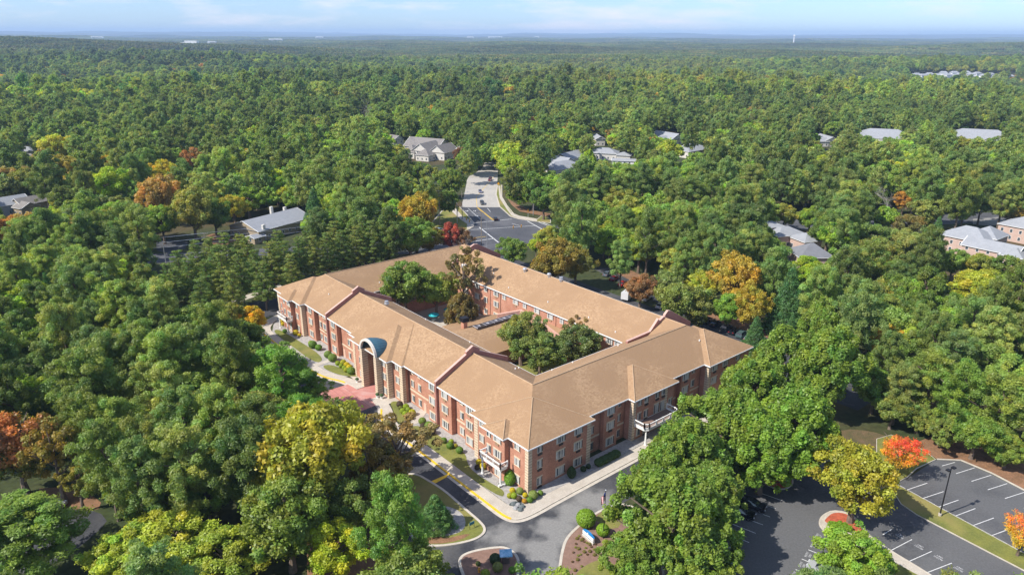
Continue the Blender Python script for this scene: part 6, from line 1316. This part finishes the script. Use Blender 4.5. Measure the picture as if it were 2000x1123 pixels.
sh=[(z5(40,165),6,'ball',GRN,'dark green ball shrub, first of the gravel-bed cluster under the wide windows'),(z5(120,178),5,'ball',LIM_,'light ball shrub behind the cluster on the gravel bed'),(z5(105,222),7,'ball',GRN,'wide green ball shrub in the gravel-bed cluster'),(z5(168,225),4.5,'ball',(.24,.22,.03),'small gold-green ball shrub in the gravel-bed cluster'),(z5(212,272),7.2,'ball',GRN,'large green ball shrub nearest the quoin wall in the gravel-bed cluster'),
 (z5(425,402),6.5,'ball',YEL,'bright yellow ball shrub left of the near balcony, farther one'),(z5(468,448),7,'ball',YEL,'bright yellow ball shrub left of the near balcony, nearer one'),(z5(405,460),5.5,'ball',PUR,'dark purple shrub beside the yellow pair'),
 (z5(762,600),11.5,'cone',(.11,.21,.025),'tall egg-shaped green shrub under the near balcony'),(z5(790,712),5.8,'ball',YEL,'yellow ball shrub at the building corner, left end'),(z5(760,770),5.5,'ball',(.30,.32,.03),'yellow-green ball shrub at the corner, lower left'),(z5(808,770),6.5,'ball',LIM_,'lime ball shrub in the corner bed'),(z5(872,718),7.3,'ball',GYG,'grey-green ball shrub in the corner bed'),(z5(865,805),6,'ball',PUR,'purple-brown shrub in the corner bed'),(z5(930,765),5.3,'ball',YEL,'yellow upright shrub below the quoin corner'),(z5(922,828),5,'ball',GLD,'amber shrub in the corner bed'),(z5(980,815),6.2,'ball',(.10,.19,.025),'green ball shrub at the front of the corner bed'),(z5(1018,762),9.2,'ball',GYG,'largest pale grey-green ball shrub at the corner'),(z5(1097,740),5.4,'ball',(.12,.20,.04),'small green ball shrub right of the corner'),
 (z4(990,695),6.5,'ball',PUR,'dark purple ball shrub at the top of the right entrance bed'),(z4(1000,745),4.5,'ball',OL,'olive shrub below the dark purple one'),(z4(1075,728),6,'ball',LIM_,'lime ball shrub in the right entrance bed, top'),(z4(1028,785),5.5,'ball',LIM_,'lime ball shrub in the right entrance bed, left'),(z4(1105,770),5.5,'ball',(.18,.25,.03),'lime ball shrub in the right entrance bed, centre'),(z4(1068,828),6.2,'ball',LIM_,'lime ball shrub in the right entrance bed, low'),(z4(1160,810),7,'ball',(.36,.36,.03),'yellow-green ball shrub, largest of the right entrance bed'),(z4(1100,868),4.5,'ball',GRN,'green ball shrub low in the right entrance bed'),(z4(1140,875),5,'ball',LIM_,'lime ball shrub at the tip of the right entrance bed'),
 (z4(1298,925),7.5,'ball',(.13,.19,.045),'green ball shrub above the near parapet bay, first of three'),(z4(1390,990),9,'ball',(.13,.20,.055),'large sage ball shrub in the middle of three'),(z4(1310,990),6,'ball',PUR,'brown shrub tucked between the green balls'),(z4(1425,1060),8.5,'ball',PUR,'dark purple ball shrub by the near parapet bay'),
 (z4(215,125),6,'ball',(.28,.29,.03),'yellow-green ball shrub in the left entrance bed, top'),(z4(140,135),5,'ball',LIM_,'lime ball shrub in the left entrance bed, far left'),(z4(262,155),5.5,'ball',YEL,'yellow ball shrub in the left entrance bed, upper'),(z4(185,170),4.5,'ball',LIM_,'lime ball shrub in the left entrance bed, lower left'),(z4(300,190),6,'ball',YEL,'yellow ball shrub in the left entrance bed, middle'),(z4(228,195),4.5,'ball',LIM_,'lime ball shrub in the left entrance bed, middle left'),(z4(255,225),5,'ball',(.25,.28,.03),'yellow-green ball shrub in the left entrance bed, low'),(z4(325,238),8,'ball',(.12,.20,.045),'large green ball shrub nearest the arch on its left'),
 (z4(70,60),8.5,'ball',(.13,.20,.06),'large sage ball shrub left of the entrance walk, nearer'),(z7(755,700),7.5,'ball',(.13,.20,.06),'large sage ball shrub left of the entrance walk, farther'),(z7(570,580),8,'ball',GRN,'deep green shrub on the gravel left of the sage pair'),(z7(640,615),6.5,'ball',(.10,.2,.03),'green shrub on the gravel beside the deep green one'),(z7(545,560),5,'ball',LIM_,'lime shrub beyond the deep green one'),
 (z7(228,415),4.5,'ball',GRN,'small green ball shrub by the far balcony columns'),(z7(362,435),5.8,'ball',YEL,'bright yellow ball shrub under the far balcony'),(z7(405,465),3.5,'ball',YEL,'small yellow shrub peeping below the far balcony one'),(z7(188,300),3.5,'ball',YEL,'yellow shrub left of the far balcony, upper'),(z7(205,330),4,'ball',YEL,'yellow shrub left of the far balcony, lower'),
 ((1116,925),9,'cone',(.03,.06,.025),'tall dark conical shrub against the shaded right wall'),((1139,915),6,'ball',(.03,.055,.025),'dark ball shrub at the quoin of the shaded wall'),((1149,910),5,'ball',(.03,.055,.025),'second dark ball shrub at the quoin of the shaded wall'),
 ((1144,1011),19,'ball',(.13,.22,.02),'big round clipped hedge left of the flagpole'),((1177,1034),13,'ball',(.14,.24,.02),'smaller clipped hedge in front of the flagpole'),((1710,968),8,'cone',(.05,.07,.03),'dark upright shrub right of the olive-yellow tree'),
 ((967,1090),11,'ball',(.035,.06,.025),'dark shrub in the planted island beside the cabinet'),((972,1106),10,'ball',(.17,.19,.08),'pale sage shrub in front of the cabinet'),((1000,1112),7,'ball',(.10,.2,.03),'bright green shrub right of the cabinet'),((948,1119),9,'ball',(.19,.25,.04),'yellow-green shrub at the bottom of the planted island'),((934,1100),5,'ball',(.08,.11,.04),'small olive shrub above the hydrant'),((875,1018),10,'ball',(.02,.035,.015),'black-green shrub on the grass island gravel')]
for i,((u,v),rp,k,c,l) in enumerate(sh): shrub(u,v,rp,k,c,l,i=i)
for j,(u,v,rp) in enumerate([(1622,1026,6),(1630,1029,7),(1639,1031,7),(1648,1034,7),(1657,1036,7),(1650,1027,5),(1640,1024,5)]): shrub(u,v,rp,'mound',(.13,.23,.02),'low green mound shrub on the red mulch island, '+['at its tip','second from the tip','third from the tip','fourth from the tip','fifth from the tip','behind the fourth','behind the third'][j],'mound shrubs on the red mulch island',hs=1.5,z=.17)
for j in range(5):
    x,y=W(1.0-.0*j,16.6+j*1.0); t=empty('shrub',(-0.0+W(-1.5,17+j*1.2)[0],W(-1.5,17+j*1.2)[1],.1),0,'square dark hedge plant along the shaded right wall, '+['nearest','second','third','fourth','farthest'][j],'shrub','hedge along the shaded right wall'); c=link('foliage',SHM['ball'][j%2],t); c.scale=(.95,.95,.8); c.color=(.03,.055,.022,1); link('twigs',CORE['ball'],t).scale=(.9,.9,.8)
# small bedding plants round the sign
bp=[(1136,1055),(1141,1058),(1146,1060),(1151,1063),(1139,1052),(1131,1047),(1127,1052),(1125,1062),(1124,1069),(1130,1072),(1120,1079),(1134,1083),(1141,1078),(1147,1083),(1129,1085),(1161,1084),(1118,1097),(1136,1106),(1123,1114),(1155,1068),(1160,1073),(1152,1077),(1163,1063),(1144,1070),(1128,1093)]
for i,(u,v) in enumerate(bp):
    x,y=G(u,v,.14); s=.2 if i%3 else .3; t=empty('bedding_plant',(x,y,.14),random.uniform(0,6),None,'plant','small plants dotted in the brown mulch bed'); t['label']='small tufted plant in the brown mulch bed below the sign'
    c=link('leaves',SHM['mound'][i%2],t); c.scale=(s,s,s); c.color=(*[(.09,.08,.03),(.07,.045,.03),(.10,.11,.03)][i%3],1)
x,y=G(1010,988); 
for i,(u,v) in enumerate([(1003,985),(1012,987),(1020,990),(1007,993),(1016,996)]):
    x,y=G(u,v,.1); t=empty('pond_rock',(x,y,.08),i,['grey','pale','dark','flat pale','rounded'][i]+' rock in the small rock garden at the near building corner','rock'); m=MB(); m.lathe([(.5,0),(.55,.2),(.35,.45),(.05,.5)],n=7); m.build('stone',mat('rock%d'%(i%2),(.30,.30,.30) if i%2 else (.12,.14,.14),.9,.2,2),t)
surf('rock_garden',smoothline(px((992,985),(1005,978),(1022,984),(1032,990),(1012,1002),(1000,998)),2,True),mat('dark_stones',(.05,.07,.07),.9,.3,2),.115)
# ================================================================ HAZE
hz=MB(); hz.box(-24000,24000,-600,26000,-60,200); ho=hz.build('haze',None); tag(ho,kind='stuff')
hm=bpy.data.materials.new('haze'); hm.use_nodes=True; n=hm.node_tree.nodes; n.clear(); o_=n.new('ShaderNodeOutputMaterial'); pv=n.new('ShaderNodeVolumePrincipled'); pv.inputs['Density'].default_value=HAZE_D; pv.inputs['Color'].default_value=(.52,.72,1.0,1); pv.inputs['Anisotropy'].default_value=0.0
hm.node_tree.links.new(pv.outputs[0],o_.inputs['Volume']); ho.data.materials.clear(); ho.data.materials.append(hm)
